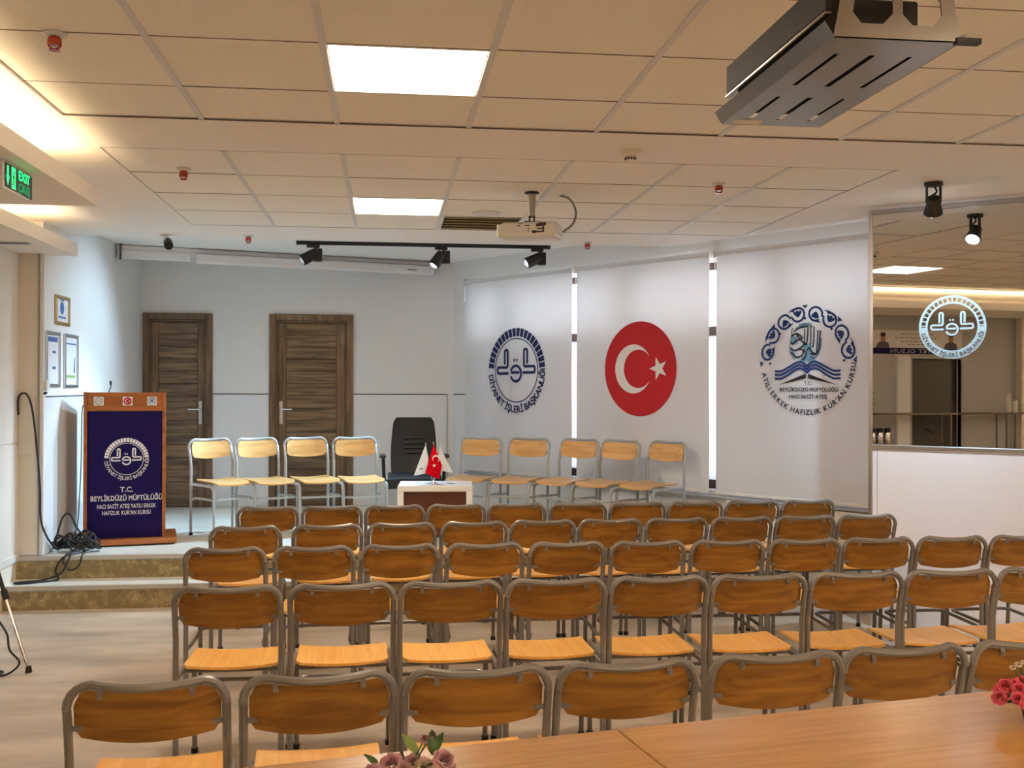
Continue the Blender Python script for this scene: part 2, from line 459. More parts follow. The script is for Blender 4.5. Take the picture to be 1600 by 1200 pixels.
def clip(poly, P, N, d):
    out = []
    for i in range(len(poly)):
        a = Vector((*poly[i], 0)); b = Vector((*poly[(i+1) % len(poly)], 0))
        da = (a-P).dot(N)-d; db = (b-P).dot(N)-d
        if da >= 0: out.append((a.x, a.y))
        if (da >= 0) != (db >= 0):
            t = da/(da-db); q = a + (b-a)*t; out.append((q.x, q.y))
    return out
def plate(mb, x0, x1, y0, y1, z0, z1, win=None, mir=None, beyond=None):
    p = [(x0,y0),(x1,y0),(x1,y1),(x0,y1)]
    if win is not None: p = clip(p, W0, WN, win)
    if mir is not None: p = clip(p, M0, MN, mir)
    if beyond is not None: p = clip(p, M0, -MN, beyond)
    if len(p) > 2: mb.prism(p, (0,0,0), X3, Y3, Z3, z0, z1)

# floor and stage
mb = MB(); plate(mb, -2.9, 7.4, -4.7, 6.9, -0.12, 0, mir=-0.12); plate(mb, -2.9, 3.9, 6.9, 11.3, -0.12, 0, win=-0.15); plate(mb, 2.5, 3.9, 6.0, 6.9, -0.12, 0, win=-0.15, beyond=0.12)
struct(mb.build('floor', 'floor'))
mb = MB(); plate(mb, XL, 4.4, 7.98, YD+0.1, 0, ZST, win=-0.02)
stage = struct(mb.build('floor_stage', 'stage_top'))
mb = MB(); plate(mb, XL, 4.6, 7.70, 7.98, 0, 0.168, win=-0.02)
struct(mb.build('floor_step', 'stage_top'))
mb = MB(); plate(mb, XL, 4.6, 7.692, 7.70, 0, 0.134, win=-0.01); struct(mb.build('trim_1', 'riser'))
mb = MB(); plate(mb, XL, 4.6, 7.684, 7.70, 0.134, 0.170, win=-0.01); struct(mb.build('trim_2', 'nosing', bevel=0.004))
mb = MB(); plate(mb, XL, 4.5, 7.972, 7.98, 0.168, 0.302, win=-0.01); struct(mb.build('trim_3', 'riser'))
mb = MB(); plate(mb, XL, 4.5, 7.964, 7.98, 0.302, 0.337, win=-0.01); struct(mb.build('trim_4', 'nosing', bevel=0.004))

# walls
HOLE = (1.05, 1.83, 1.96)
mb = MB()
mb.box(XL-0.15, XL, -4.7, HOLE[0], 0, 2.95); mb.box(XL-0.15, XL, HOLE[1], YP, 0, 2.95); mb.box(XL-0.15, XL, HOLE[0], HOLE[1], HOLE[2], 2.95)
wl = struct(mb.build('wall_left', 'wall_cream'))
mb = MB(); mb.box(XL, XL+0.012, 7.0, YP-.002, 0.36, 1.15); struct(mb.build('panel', 'dado_hall', wl, bevel=0.003)); 
mb = MB(); mb.box(XL, XL+0.010, 7.0, YP-.002, 1.16, 2.53); mb.build('panel', 'dado_hall', wl, bevel=0.002)
mb = MB(); mb.box(XL, XL+0.02, 7.0, YP-.002, 0.30, 0.36); struct(mb.build('baseboard_left', 'dado_hall', bevel=0.004))
mb = MB(); mb.box(XL-0.15, XS, YP, YD+0.15, 0, 2.95)
ws = struct(mb.build('wall_stage_left', 'wall_white'))
mb = MB(); mb.box(XS, XS+0.008, YP+.02, 9.35, ZST+.002, 1.485); mb.build('panel', 'dado_white', ws, bevel=0.002)
mb = MB(); mb.box(XS, XS+0.008, 9.356, 10.98, ZST+.002, 1.485); mb.build('panel', 'dado_white', ws, bevel=0.002)
mb = MB(); mb.box(XS, XS+0.004, YP+.02, 11.04, 1.485, 1.497); mb.build('joint_strip', 'joint', ws)
mb = MB(); mb.box(XS-0.02, XS+0.010, YP-.012, YP+.018, ZST+.002, 2.54); struct(mb.build('trim_5', 'white_plastic', bevel=0.003))
mb = MB(); mb.box(XL+0.01, XS-0.02, YP-.012, YP, 0.345, 2.53); struct(mb.build('wall_pillar', 'wall_cream'))
mb = MB(); mb.box(XL+0.012, XS-0.045, YP-.024, YP-.011, 1.07, 1.50); mb.build('cover_plate', 'wall_cream', bpy.data.objects['wall_pillar'], bevel=0.003)
mb = MB(); mb.box(XS-0.03, XS-0.02, YP-.02, YP-.01, 0.345, 2.53); struct(mb.build('trim_6', 'grey_trim'))

D1, D2, DT = (-2.445, -1.755), (-1.185, -0.33), 2.317
mb = MB()
mb.box(XL, D1[0]+.06, YD, YD+0.15, 0, 2.95); mb.box(D1[1]-.06, D2[0]+.06, YD, YD+0.15, 0, 2.95); mb.box(D2[1]-.06, 0.95, YD, YD+0.15, 0, 2.95)
mb.box(D1[0]+.06, D1[1]-.06, YD, YD+0.15, DT-.06, 2.95); mb.box(D2[0]+.06, D2[1]-.06, YD, YD+0.15, DT-.06, 2.95)
mb.box(D1[0]-.1, D2[1]+.1, YD+.10, YD+.16, 0, 2.5)  # unseen backing behind the doors, added to stop light leaking in
wb = struct(mb.build('wall_back', 'wall_white'))
for a, b in ((D1[1]+.004, D2[0]-.004), (D2[1]+.004, 0.655)):
    mb = MB(); mb.box(a, b, YD-0.008, YD, ZST+.002, 1.485); mb.build('panel', 'dado_white', wb, bevel=0.002)
    mb = MB(); mb.box(a, b, YD-0.004, YD, 1.485, 1.497); mb.build('joint_strip', 'joint', wb)
mb = MB(); mb.box(0.645, 0.655, YD-0.012, YD-0.002, ZST, 1.49); mb.build('joint_strip', 'grey_trim', wb)

# window wall
SILL, HEAD = 0.74, 2.60
mb = MB()
wbox(mb, -0.45, 4.95, 0, SILL, -0.2, 0); wbox(mb, -0.45, 4.95, HEAD, 2.95, -0.2, 0)
wbox(mb, -0.45, 0.02, SILL, HEAD, -0.2, 0); wbox(mb, 4.72, 4.95, SILL, HEAD, -0.2, 0)
ww = struct(mb.build('wall_window', 'wall_white'))
for a, b in ((-0.36, 0.02), (0.026, 1.3), (1.306, 2.58), (2.586, 3.3)):
    mb = MB(); wbox(mb, a, b, ZST+.002, 0.655 if a > 0 else 1.485, 0, 0.008); mb.build('panel', 'dado_white', ww, bevel=0.002)
mb = MB(); wbox(mb, -0.36, 0.0, 1.485, 1.497, 0, 0.004); mb.build('joint_strip', 'joint', ww)
mb = MB(); wbox(mb, -0.0, 4.72, 0.686, 0.70, -0.02, 0.085); struct(mb.build('window_sill', 'grey_trim', bevel=0.006))
bounds = (0.02, 0.62, 2.20, 3.78, 4.72)
for i in range(4):
    a, b = bounds[i], bounds[i+1]
    mb = MB(); wbox(mb, a, a+.06, SILL, HEAD, -.16, -.10); wbox(mb, b-.06, b, SILL, HEAD, -.16, -.10)
    wbox(mb, a+.06, b-.06, SILL, SILL+.07, -.16, -.10); wbox(mb, a+.06, b-.06, HEAD-.06, HEAD, -.16, -.10); wbox(mb, a+.06, b-.06, 2.00, 2.075, -.16, -.10)
    w = struct(mb.build('window_%d' % (i+1), 'brown_frame'))
    mb = MB(); wbox(mb, a+.06, b-.06, 2.075, HEAD-.06, -.135, -.129); mb.build('pane', 'glass', w)
    mb = MB(); wbox(mb, a+.06, b-.06, SILL+.07, 2.00, -.135, -.129); mb.build('pane', 'frosted', w)

# mirror wall
LM = 5.3
mb = MB(); mbox(mb, 0, LM, 0, 1.165, -0.15, 0); mbox(mb, 0, LM, 1.165, 2.95, -0.15, -0.012); mbox(mb, 2.4, LM, 1.21, 2.95, -0.012, 0)
mb.obox(M0 - MN*0.42 + MD*0.03 + Z3*1.475, (MD, MN, Z3), (0.03, 0.29, 1.475))
wm = struct(mb.build('wall_mirror', 'panel_pink_reflect'))
mb = MB(); mbox(mb, 0.05, 1.18, 0.02, 1.155, 0, 0.008); mb.build('panel', 'panel_pink_reflect', wm, bevel=0.002)
mb = MB(); mbox(mb, 1.186, 2.4, 0.02, 1.155, 0, 0.008); mb.build('panel', 'panel_pink_reflect', wm, bevel=0.002)
mb = MB(); mbox(mb, 0.016, 0.046, 0.02, 1.155, 0, 0.008); mb.build('panel', 'panel_pink_reflect', wm, bevel=0.002)
mb = MB(); mbox(mb, -0.004, 2.4, 1.165, 1.198, -0.012, 0.014); struct(mb.build('trim_7', 'alu', bevel=0.004))
mb = MB(); mbox(mb, -0.004, 2.4, 2.715, 2.742, -0.012, 0.016); struct(mb.build('trim_8', 'grey_trim', bevel=0.003))
mb = MB(); mbox(mb, -0.008, 0.014, 0.0, 2.742, -0.03, 0.016); struct(mb.build('trim_9', 'alu', bevel=0.003))
mir = thing('wall_mirror_sheet', 'large tinted mirror above the white panel tinted pink, reflecting the hall', 'mirror', M0)
mb = MB(); mb.obox(MD*1.207 + Z3*1.957 - MN*0.006, (MD, MN, Z3), (1.193, 0.004, 0.757)); mb.build('mirror_sheet', 'mirror', mir)

# remaining hall walls
mb = MB(); mb.box(-2.9, 7.5, -4.7, -4.55, 0, 2.95); struct(mb.build('wall_rear', 'wall_cream'))
mb = MB(); mb.box(7.25, 7.4, -4.7, 3.3, 0, 2.95); struct(mb.build('wall_right', 'wall_cream'))

# ceiling
mb = MB()
T = 0.03
plate(mb, XL, 5.79, 4.84, 5.455, ZC, ZC+T, mir=-0.1)
plate(mb, XL, -1.415, 5.455, 8.65, ZC, ZC+T)
plate(mb, 2.79, 6.0, 5.455, 6.9, ZC, ZC+T, mir=-0.1)
plate(mb, 2.79, 5.0, 6.9, 8.65, ZC, ZC+T, win=-0.1)
plate(mb, 2.79, 4.0, 6.0, 6.9, ZC, ZC+T, win=-0.1, beyond=0.1)
plate(mb, -1.415, 2.79, 7.985, 8.65, ZC, ZC+T, win=-0.1)
plate(mb, XL, -1.415, -4.6, 4.84, ZC, ZC+T)
plate(mb, 5.79, 7.3, -4.6, 4.84, ZC, ZC+T, mir=-0.1)
plate(mb, XL, 4.4, 8.65, YD+.1, ZU, ZU+T, win=-0.1)
plate(mb, XL, 4.4, 8.65, 8.68, ZC, ZU, win=-0.1)
ceil = struct(mb.build('ceiling', 'drywall'))
mb = MB()
plate(mb, -2.9, 7.4, -4.75, 6.9, 2.95, 3.0, mir=-0.2); plate(mb, 2.4, 4.1, 6.0, 6.9, 2.95, 3.0, win=-0.25, beyond=0.2); plate(mb, -2.9, 4.4, 6.9, 11.3, 2.95, 3.0, win=-0.25)
mb.build('cover_slab', 'plenum', ceil)  # unseen cover over the room, added to keep sky light out
COLX = [-1.42 + 0.6*i for i in range(13)]
tile_mb = {}
def add_tile(x0, x1, y0, y1, z):
    key = (round(x1-x0, 3), round(y1-y0, 3))
    if key not in tile_mb:
        h, k = (x1-x0)/2-.0025, (y1-y0)/2-.003
        t = MB(); t.box(-h, h, -k, k, 0, 0.014); o = t.build('tile', 'tile', ceil, bevel=0.002); tile_mb[key] = o
    else:
        o = tile_mb[key].copy(); COL.objects.link(o)
    o.location = ((x0+x1)/2, (y0+y1)/2, z + random.uniform(-.0008, .0012))
    return o
ROWF = [4.83, 4.33, 3.72] + [3.72-0.6*k for k in range(1, 15)]
LIGHTS = {(2, 1): 'f', (6, 8): 'h2', (2, 11): 'h3', (9, 4): 'h5'}
for i in range(12):
    for j in range(len(ROWF)-1):
        if (i, j) in LIGHTS: continue
        if (Vector((COLX[i+1], ROWF[j], 0)) - M0).dot(MN) < -0.3: continue
        add_tile(COLX[i], COLX[i+1], ROWF[j+1], ROWF[j], 2.772)
ROWB = [5.455, 6.065, 6.69, 7.335, 7.985]
VENT = (3, 3)
for i in range(7):
    for j in range(4):
        if (i, j) in ((2, 2), VENT): continue
        add_tile(COLX[i], COLX[i+1], ROWB[j], ROWB[j+1], 2.766)
for i, x in enumerate(COLX[1:12]):
    mb = MB(); mb.box(-.012, .012, -4.6, min(4.835, 4.835), 2.766, 2.775); o = mb.build('runner', 'runner', ceil); o.location.x = x
for y in ROWF[1:]:
    mb = MB(); mb.box(-1.42, 5.79, -.0022, .0022, 2.7712, 2.776); o = mb.build('cross_tee_shade', 'gap_shade', ceil); o.location.y = y  # thin cross tee, coloured dark for the shadow in the tile gap
for y in ROWB[1:4]:
    mb = MB(); mb.box(-1.42, 2.78, -.0026, .0026, 2.7652, 2.770); o = mb.build('cross_tee_shade', 'gap_shade', ceil); o.location.y = y
for y0_, y1_, x1_, z_ in ((4.833, 4.836, 5.79, 2.7648), (5.454, 5.456, 2.79, 2.7643), (7.984, 7.987, 2.79, 2.7643)):
    mb = MB(); mb.box(-1.42, x1_, y0_, y1_, z_, 2.770); mb.build('edge_joint', 'gap_shade', ceil)
for x_, a_, b_ in ((-1.419, 5.455, 7.985), (2.786, 5.455, 7.985), (-1.419, -4.5, 4.835)):
    mb = MB(); mb.box(x_-.0015, x_+.0015, a_, b_, 2.7643, 2.770); mb.build('edge_joint', 'gap_shade' if x_ < 0 else 'runner', ceil)
for x in COLX[1:7]:
    mb = MB(); mb.box(-.012, .012, 5.455, 7.985, 2.760, 2.769); o = mb.build('runner', 'runner', ceil); o.location.x = x

# dropped soffits along the left wall with warm light coves
def soffit(idx, x_edge, y0, y1, strip_end):
    mb = MB()
    mb.box(XL, x_edge-0.02, y0, y1-0.02, 2.53, 2.545); mb.box(x_edge-0.02, x_edge, y0, y1, 2.53, 2.622); mb.box(XL, x_edge-0.02, y1-0.02, y1, 2.53, 2.622)
    o = struct(mb.build('ceiling_soffit' if idx == 0 else 'ceiling_soffit_rear', 'drywall'))
    s = MB(); s.box(x_edge-0.15, x_edge-0.105, y0+.02, strip_end, 2.552, 2.566); s.build('light_strip', 'cove_strip', o)
    return o
soffit(0, -1.525, -4.55, 5.83, 5.50)
soffit(1, -2.262, 5.83, 8.10, 7.6)
mb = MB(); mb.box(-1.525, 7.25, -4.55, -3.62, 2.53, 2.545); mb.box(-1.525, 6.2, -3.62, -3.60, 2.53, 2.622); mb.box(6.2, 7.25, -3.60, 3.0, 2.53, 2.545); mb.box(6.18, 6.2, -3.60, 3.0, 2.53, 2.622)  # unseen rear and right soffits, added with glowing strips to brighten the ceiling
so = struct(mb.build('ceiling_soffit_added', 'drywall'))
mb = MB(); mb.box(-1.4, 6.2, -3.70, -3.655, 2.552, 2.566); mb.build('light_strip', 'cove_strip_added', so)
mb = MB(); mb.box(6.255, 6.30, -3.5, 2.9, 2.552, 2.566); mb.build('light_strip', 'cove_strip_added', so)

# ------------------------------------------------------------------ doors on the stage
def door(idx, x0, x1, hinge_left, grow):
    mb = MB(); f = .065
    mb.box(x0, x0+f, YD-.03, YD+.06, ZST, DT); mb.box(x1-f, x1, YD-.03, YD+.06, ZST, DT); mb.box(x0+f, x1-f, YD-.03, YD+.06, DT-f, DT)
    mb.box(x0+f, x0+f+.018, YD-.012, YD+.05, ZST, DT-f); mb.box(x1-f-.018, x1-f, YD-.012, YD+.05, ZST, DT-f); mb.box(x0+f, x1-f, YD-.012, YD+.05, DT-f-.018, DT-f)
    d = struct(mb.build('door_%d' % idx, 'door_frame', bevel=0.005))
    a, b = x0+f+.02, x1-f-.02; zt = DT-f-.022; zb = ZST+.006
    leaf = MB(); leaf.box(a, b, YD+.022, YD+.055, zb, zt); lf = leaf.build('leaf', 'door_wood', d)
    st = 0.065 if idx == 1 else 0.085
    for q in (0, 1):
        s_ = MB(); xa = a if q == 0 else b-st; s_.box(xa, xa+st, YD+.008, YD+.022, zb, zt); s_.build('stile', 'door_frame', lf, bevel=0.003)
    n = 15; h = (zt-zb)/n
    for k in range(n):
        p = MB(); p.box(a+st+.002, b-st-.002, YD+.009 + (.004 if k % 2 else 0), YD+.024, zb+h*k+.002, zb+h*(k+1)-.003); p.build('panel', 'door_wood', lf, bevel=0.003)
    hx = (b-0.035) if hinge_left else (a+0.035); sg = -1 if hinge_left else 1
    p = MB(); p.box(hx-.019, hx+.019, YD-.004, YD+.009, 1.18, 1.42); pl = p.build('handle_plate', 'alu', lf, bevel=0.004)
    p = MB(); p.tube(fillet([(hx, YD-.002, 1.335), (hx, YD-.05, 1.335), (hx+sg*.115, YD-.05, 1.335)], .02), .009, 8); p.build('handle', 'chrome', lf, smooth=True)
    return d
door(1, D1[0], D1[1], True, 0)
door(2, D2[0], D2[1], False, 0)
# dark doorway in the hall's left wall (seen in the mirror); dark leaves stand for the unlit room
mb = MB(); mb.box(XL-.06, XL+.02, HOLE[0]-.05, HOLE[0], 0, HOLE[2]+.05); mb.box(XL-.06, XL+.02, HOLE[1], HOLE[1]+.05, 0, HOLE[2]+.05); mb.box(XL-.06, XL+.02, HOLE[0], HOLE[1], HOLE[2], HOLE[2]+.05)
d3 = struct(mb.build('door_3', 'wall_dimmed', bevel=0.004))
mb = MB(); mb.box(XL-.12, XL-.08, HOLE[0], HOLE[1]-.14, 0, HOLE[2]); lf = mb.build('leaf', 'dark_brown', d3)
mb = MB(); mb.box(XL-.09, XL-.05, HOLE[1]-.14, HOLE[1], 0, HOLE[2]); mb.build('leaf', 'dark_brown', d3)
mb = MB(); mb.tube(fillet([(XL-.08, 1.55, 1.02), (XL-.03, 1.55, 1.02), (XL-.03, 1.45, .96)], .02), .012); mb.build('handle', 'black', lf)
mb = MB(); mb.box(XL, XL+.05, 1.885, 2.08, 0, 2.0); struct(mb.build('trim_10', 'wall_white', bevel=0.004))
mb = MB(); mb.box(XL, XL+.006, -0.9, 1.0, 0, 2.53); mb.build('panel', 'wall_dimmed', wl)
mb = MB(); mb.box(XL, XL+.006, 2.09, 3.6, 0, 2.53); mb.build('panel', 'wall_dimmed', wl)
mb = MB(); mb.box(XL, XL+.006, 1.0, 2.09, 2.02, 2.53); mb.build('panel', 'wall_dimmed', wl)
mb = MB(); mb.box(XL, XL+.12, -0.9, 0.16, 0, 2.53); struct(mb.build('trim_11', 'wall_cream'))

# ------------------------------------------------------------------ ceiling lights
def ceiling_light(x0, x1, y0, y1, z, label):
    t = thing('ceiling_light', label, 'ceiling light', ((x0+x1)/2, (y0+y1)/2, z), 0, 'square ceiling light panels')
    w, d = (x1-x0)/2-.004, (y1-y0)/2-.004; f = .014
    mb = MB(); mb.box(-w, w, -d, -d+f, -.002, .03); mb.box(-w, w, d-f, d, -.002, .03); mb.box(-w, -w+f, -d+f, d-f, -.002, .03); mb.box(w-f, w, -d+f, d-f, -.002, .03)
    mb.build('frame', 'white_paint', t)
    mb = MB(); mb.box(-w+f, w-f, -d+f, d-f, .004, .02); mb.build('diffuser', 'lamp_panel', t)
LB = {'f': 'large glowing square light panel in the near tiled ceiling', 'h1': 'glowing ceiling light panel above the viewer', 'h2': 'glowing ceiling light panel right of the viewer',
      'h3': 'glowing ceiling light panel behind the viewer', 'h4': 'glowing ceiling light panel far behind on the right', 'h5': 'glowing ceiling light panel beyond the steel projector cage'}
for (i, j), k in LIGHTS.items():
    ceiling_light(COLX[i], COLX[i+1], ROWF[j+1], ROWF[j], 2.772, LB[k])
ceiling_light(COLX[2], COLX[3], ROWB[2], ROWB[3], 2.766, 'smaller-looking glowing light panel in the far tiled ceiling over the stage side')

# slot vent in the far ceiling
vx0, vx1, vy0, vy1 = COLX[3]+.013, COLX[4]-.005, ROWB[3]+.004, ROWB[4]-.004
t = thing('slot_vent', 'olive slatted air vent set in the ceiling behind the white projector', 'air vent', ((vx0+vx1)/2, (vy0+vy1)/2, 2.766))
w, d = (vx1-vx0)/2, (vy1-vy0)/2
mb = MB(); mb.box(-w, w, -d, d, .05, .06); mb.build('backing', 'olive_vent', t)
mb = MB(); mb.box(-w, w, -d, -d+.02, -.003, .05); mb.box(-w, w, d-.02, d, -.003, .05); mb.box(-w, -w+.02, -d+.02, d-.02, -.003, .05); mb.box(w-.02, w, -d+.02, d-.02, -.003, .05); mb.build('frame', 'runner', t)
for k in range(5):
    y = -d + .02 + (2*d-.04)*(k+.5)/5
    mb = MB(); mb.obox((0, y, .022), (X3, (0, .8, .6), (0, -.6, .8)), (w-.02, .048, .004)); mb.build('slat', 'olive_vent', t)
t = thing('ceiling_speaker', 'round white flush speaker in the ceiling left of the white projector', 'speaker', (0.688, 7.17, 2.766))
mb = MB(); mb.lathe([(.078, .0), (.098, -.010), (.10, -.004), (.10, 0.0)], 28); mb.build('ring', 'white_plastic', t, smooth=True)
mb = MB(); mb.lathe([(.079, -.002), (.04, -.008), (.001, -.009)], 28); mb.build('grille', 'runner', t, smooth=True)
# narrow slot diffuser on the rear soffit
t = thing('slot_diffuser', 'narrow dark slot diffuser under the left soffit', 'air vent', (-2.5, 7.37, 2.53))
mb = MB(); mb.box(-.16, .14, -.045, .045, -.006, 0); mb.build('frame', 'runner', t, bevel=.002)
mb = MB(); mb.box(-.15, .13, -.03, .03, -.008, -.006); mb.build('slot', 'joint', t)

def sprinkler(x, y, z, label):
    t = thing('fire_sprinkler', label, 'sprinkler', (x, y, z), 0, 'fire sprinklers on the ceiling')
    mb = MB(); mb.lathe([(.04, 0), (.042, -.004), (.030, -.010), (.016, -.012)], 18); mb.build('escutcheon', 'runner', t, smooth=True)
    mb = MB(); mb.lathe([(.012, -.010), (.022, -.018), (.024, -.034), (.016, -.042)], 12); mb.build('body', 'red_glass', t, smooth=True)
    mb = MB(); mb.tube(fillet([(-.018, 0, -.02), (-.022, 0, -.045), (0, 0, -.056), (.022, 0, -.045), (.018, 0, -.02)], .01, 3), .0035, 6); mb.lathe([(.018, -.056), (.018, -.060)], 12); mb.build('deflector', 'red_glass', t)
sprinkler(-1.121, 3.735, 2.772, 'red fire sprinkler on the near ceiling above the glowing cove')
sprinkler(-1.103, 5.944, 2.766, 'red fire sprinkler in the far tiled ceiling at its left end')
sprinkler(-1.078, 8.50, ZC, 'red fire sprinkler left of the black spotlight track')
sprinkler(1.649, 8.487, ZC, 'red fire sprinkler right of the black spotlight track')
sprinkler(1.938, 5.956, 2.766, 'red fire sprinkler in the far tiled ceiling at its right end')
t = thing('smoke_detector', 'white round smoke detector on the ceiling strip', 'smoke detector', (1.228, 5.193, ZC))
mb = MB(); mb.lathe([(.052, 0), (.053, -.016), (.040, -.022), (.030, -.030)], 24); mb.build('base', 'ivory', t, smooth=True)
mb = MB(); mb.lathe([(.028, -.030), (.026, -.050), (.018, -.054)], 20); hd = mb.build('head', 'ivory', t, smooth=True)
for k in range(12):
    a = 2*PI*k/12; mb = MB(); mb.obox((.0275*math.cos(a), .0275*math.sin(a), -.040), ((math.cos(a), math.sin(a), 0), (-math.sin(a), math.cos(a), 0), Z3), (.0015, .004, .007)); mb.build('slot', 'black', hd)
t = thing('security_camera', 'small black bullet security camera under the ceiling at left', 'camera', (-1.737, 8.556, ZC))
mb = MB(); mb.lathe([(.032, 0), (.032, -.012), (.012, -.016)], 18); mb.build('mount', 'white_plastic', t, smooth=True)
mb = MB(); mb.tube(fillet([(0, 0, -.012), (.01, 0, -.045), (.03, -.02, -.062)], .02), .012, 10); mb.build('arm', 'white_plastic', t, smooth=True)
ax = Vector((.25, -.85, -.42)).normalized(); mb = MB(); c = Vector((.035, -.01, -.07)); mb.tube([c - ax*.05, c + ax*.045, c + ax*.055], [.034, .036, .032], 16); mb.build('body', 'black', t, smooth=True)
mb = MB(); mb.tube([c + ax*.054, c + ax*.060], [.020, .018], 14); mb.build('lens', 'leather', t, smooth=True)

# ------------------------------------------------------------------ spotlights
def add_spot(name, parent, loc, target, power, size, blend=0.5, color=SPOT_C, radius=0.03):
    l = bpy.data.lights.new(name, 'SPOT'); l.energy = power; l.spot_size = R(size); l.spot_blend = 0.9; l.color = color; l.shadow_soft_size = radius
    o = bpy.data.objects.new(name, l); COL.objects.link(o); o.location = loc
    d = (Vector(target) - Vector(loc)); o.rotation_euler = d.to_track_quat('-Z', 'Y').to_euler()
    if parent:
        o.parent = parent; o.matrix_parent_inverse = Matrix.Translation(-Vector(parent.location))
    return o
TY = 9.6
t = thing('light_track', 'long black spotlight track on the stage ceiling', 'light track', (0.36, TY, ZU))
mb = MB(); mb.box(-1.145, 1.14, -.018, .018, -.032, 0); mb.build('rail', 'black', t, bevel=.002)
for s in (-1, 1):
    mb = MB(); mb.box(s*1.142-.012, s*1.142+.012, -.02, .02, -.034, 0); mb.build('end_cap', 'black', t, bevel=.002)
def track_spot(x, target, label, power, size):
    t = thing('track_spotlight', label, 'spotlight', (x, TY, ZU-.032), 0, 'black spotlights on the track')
    mb = MB(); mb.box(-.05, .065, -.018, .018, -.026, 0); mb.build('adapter', 'black', t, bevel=.003)
    mb = MB(); mb.box(.012, .088, -.030, .030, -.150, -.034); mb.build('driver_box', 'black', t, bevel=.006)
    mb = MB(); mb.tube([(.03, 0, -.02), (.03, 0, -.05)], .014, 10); mb.build('swivel', 'black', t)
    c = Vector((-.012, 0, -.098)); d = (Vector(target) - (Vector(t.location) + c)).normalized()
    sd = d.cross(Z3).normalized(); up = sd.cross(d)
    mb = MB(); mb.lathe([(.030, -.055), (.046, -.05), (.050, .0), (.052, .085), (.050, .098), (.044, .098), (.042, .045), (.01, .044)], 20, c, (sd, up, d)); mb.build('lamp_head', 'black', t, smooth=True)
    mb = MB(); mb.tube([c + d*.046, c + d*.050], [.038, .038], 20); mb.build('lamp_glass', 'spot_glass', t)
    add_spot('spot_light', t, Vector(t.location) + c + d*.105, target, power, size)
track_spot(-0.653, (-2.47, 9.1, 1.6), 'leftmost of three black spotlights on the ceiling track', 62, 80)
track_spot(0.499, (-1.15, 8.8, 0.33), 'middle of three black spotlights on the ceiling track', 215, 84)
track_spot(1.385, (-2.2, 8.85, 1.0), 'rightmost of three black spotlights on the ceiling track', 280, 34)
t = thing('ceiling_spotlight', 'single black spotlight on a yoke hanging before the mirror', 'spotlight', (3.16, 5.755, ZC))
mb = MB(); mb.lathe([(.052, 0), (.052, -.018), (.046, -.022)], 20); mb.build('canopy', 'black', t, smooth=True)
for s in (-1, 1):
    mb = MB(); mb.box(s*.042-.003, s*.042+.003, -.01, .01, -.12, -.02); mb.build('yoke_arm', 'black', t)
mb = MB(); mb.tube(spline([(.01, .01, -.02), (.03, .02, -.05), (.0, .02, -.075), (0, 0, -.09)], 4), .006, 6); mb.build('wire', 'black', t)
ax = Vector((.25, .55, -.80)).normalized(); c = Vector((0, 0, -.125)); mb = MB()
sx = ax.cross(Z3).normalized(); sy = ax.cross(sx)
mb.lathe([(.020, -.045), (.036, -.040), (.042, .01), (.052, .045), (.054, .060), (.046, .062)], 20, c, (sx, sy, ax)); mb.build('lamp_head', 'black', t, smooth=True)
mb = MB(); mb.lathe([(.044, .060), (.043, .066)], 20, c, (sx, sy, ax)); mb.build('lamp_glass', 'spot_glass', t)
add_spot('spot_light', t, Vector(t.location) + c + ax*.08, Vector(t.location) + c + ax*3, 64, 95)

# ------------------------------------------------------------------ projector on a pole
PX, PY = 0.892, 6.383
t = thing('ceiling_projector', 'white projector hanging from the ceiling on a short grey pole', 'projector', (PX, PY, 2.766))
mb = MB(); mb.lathe([(.044, 0), (.046, -.006), (.030, -.012)], 20); mb.build('ceiling_plate', 'black', t, smooth=True)
mb = MB(); mb.tube([(0, 0, -.008), (0, 0, -.15)], [.024, .019], 16); mb.build('pole', 'pole_grey', t, smooth=True)
mb = MB(); mb.box(-.018, -.010, -.018, .018, -.185, -.145); mb.box(.010, .018, -.018, .018, -.185, -.145); mb.box(-.02, .02, -.01, .01, -.155, -.145); mb.build('swivel', 'black', t)
mb = MB(); mb.box(-.05, .05, -.05, .05, -.192, -.183); mb.tube([(-.12, -.02, -.190), (.12, .05, -.190)], .004, 6); mb.tube([(-.12, .08, -.190), (.13, -.06, -.190)], .004, 6); mb.build('bracket', 'black', t)
q = Matrix.Rotation(R(-20), 3, 'Z')
def rb(mb, x0, x1, y0, y1, z0, z1): mb.obox(q @ Vector(((x0+x1)/2, (y0+y1)/2, 0)) + Z3*((z0+z1)/2), (q @ X3, q @ Y3, Z3), ((x1-x0)/2, (y1-y0)/2, (z1-z0)/2))
mb = MB(); rb(mb, -.17, .17, -.11, .12, -.285, -.196); bd = mb.build('body', 'white_plastic', t, bevel=.014, seg=2)
mb = MB(); rb(mb, -.195, -.168, -.105, .08, -.283, -.205); mb.build('side_grille', 'white_paint', t, bevel=.006)
mb = MB(); rb(mb, .03, .10, -.113, -.109, -.262, -.254); rb(mb, .05, .085, -.113, -.109, -.226, -.210); rb(mb, .09, .10, -.113, -.109, -.26, -.22); rb(mb, .0, .006, -.113, -.109, -.256, -.248); rb(mb, .0, .006, -.113, -.109, -.242, -.234); rb(mb, -.06, -.03, -.113, -.109, -.206, -.202); rb(mb, .055, .09, -.113, -.109, -.244, -.236); rb(mb, .066, .112, -.1135, -.109, -.222, -.204); rb(mb, .025, .05, -.113, -.109, -.266, -.250); rb(mb, -.065, -.05, -.113, -.109, -.222, -.217); rb(mb, -.02, .01, -.113, -.109, -.222, -.217); tag(mb.build('socket', 'black', bd), kind='stuff')
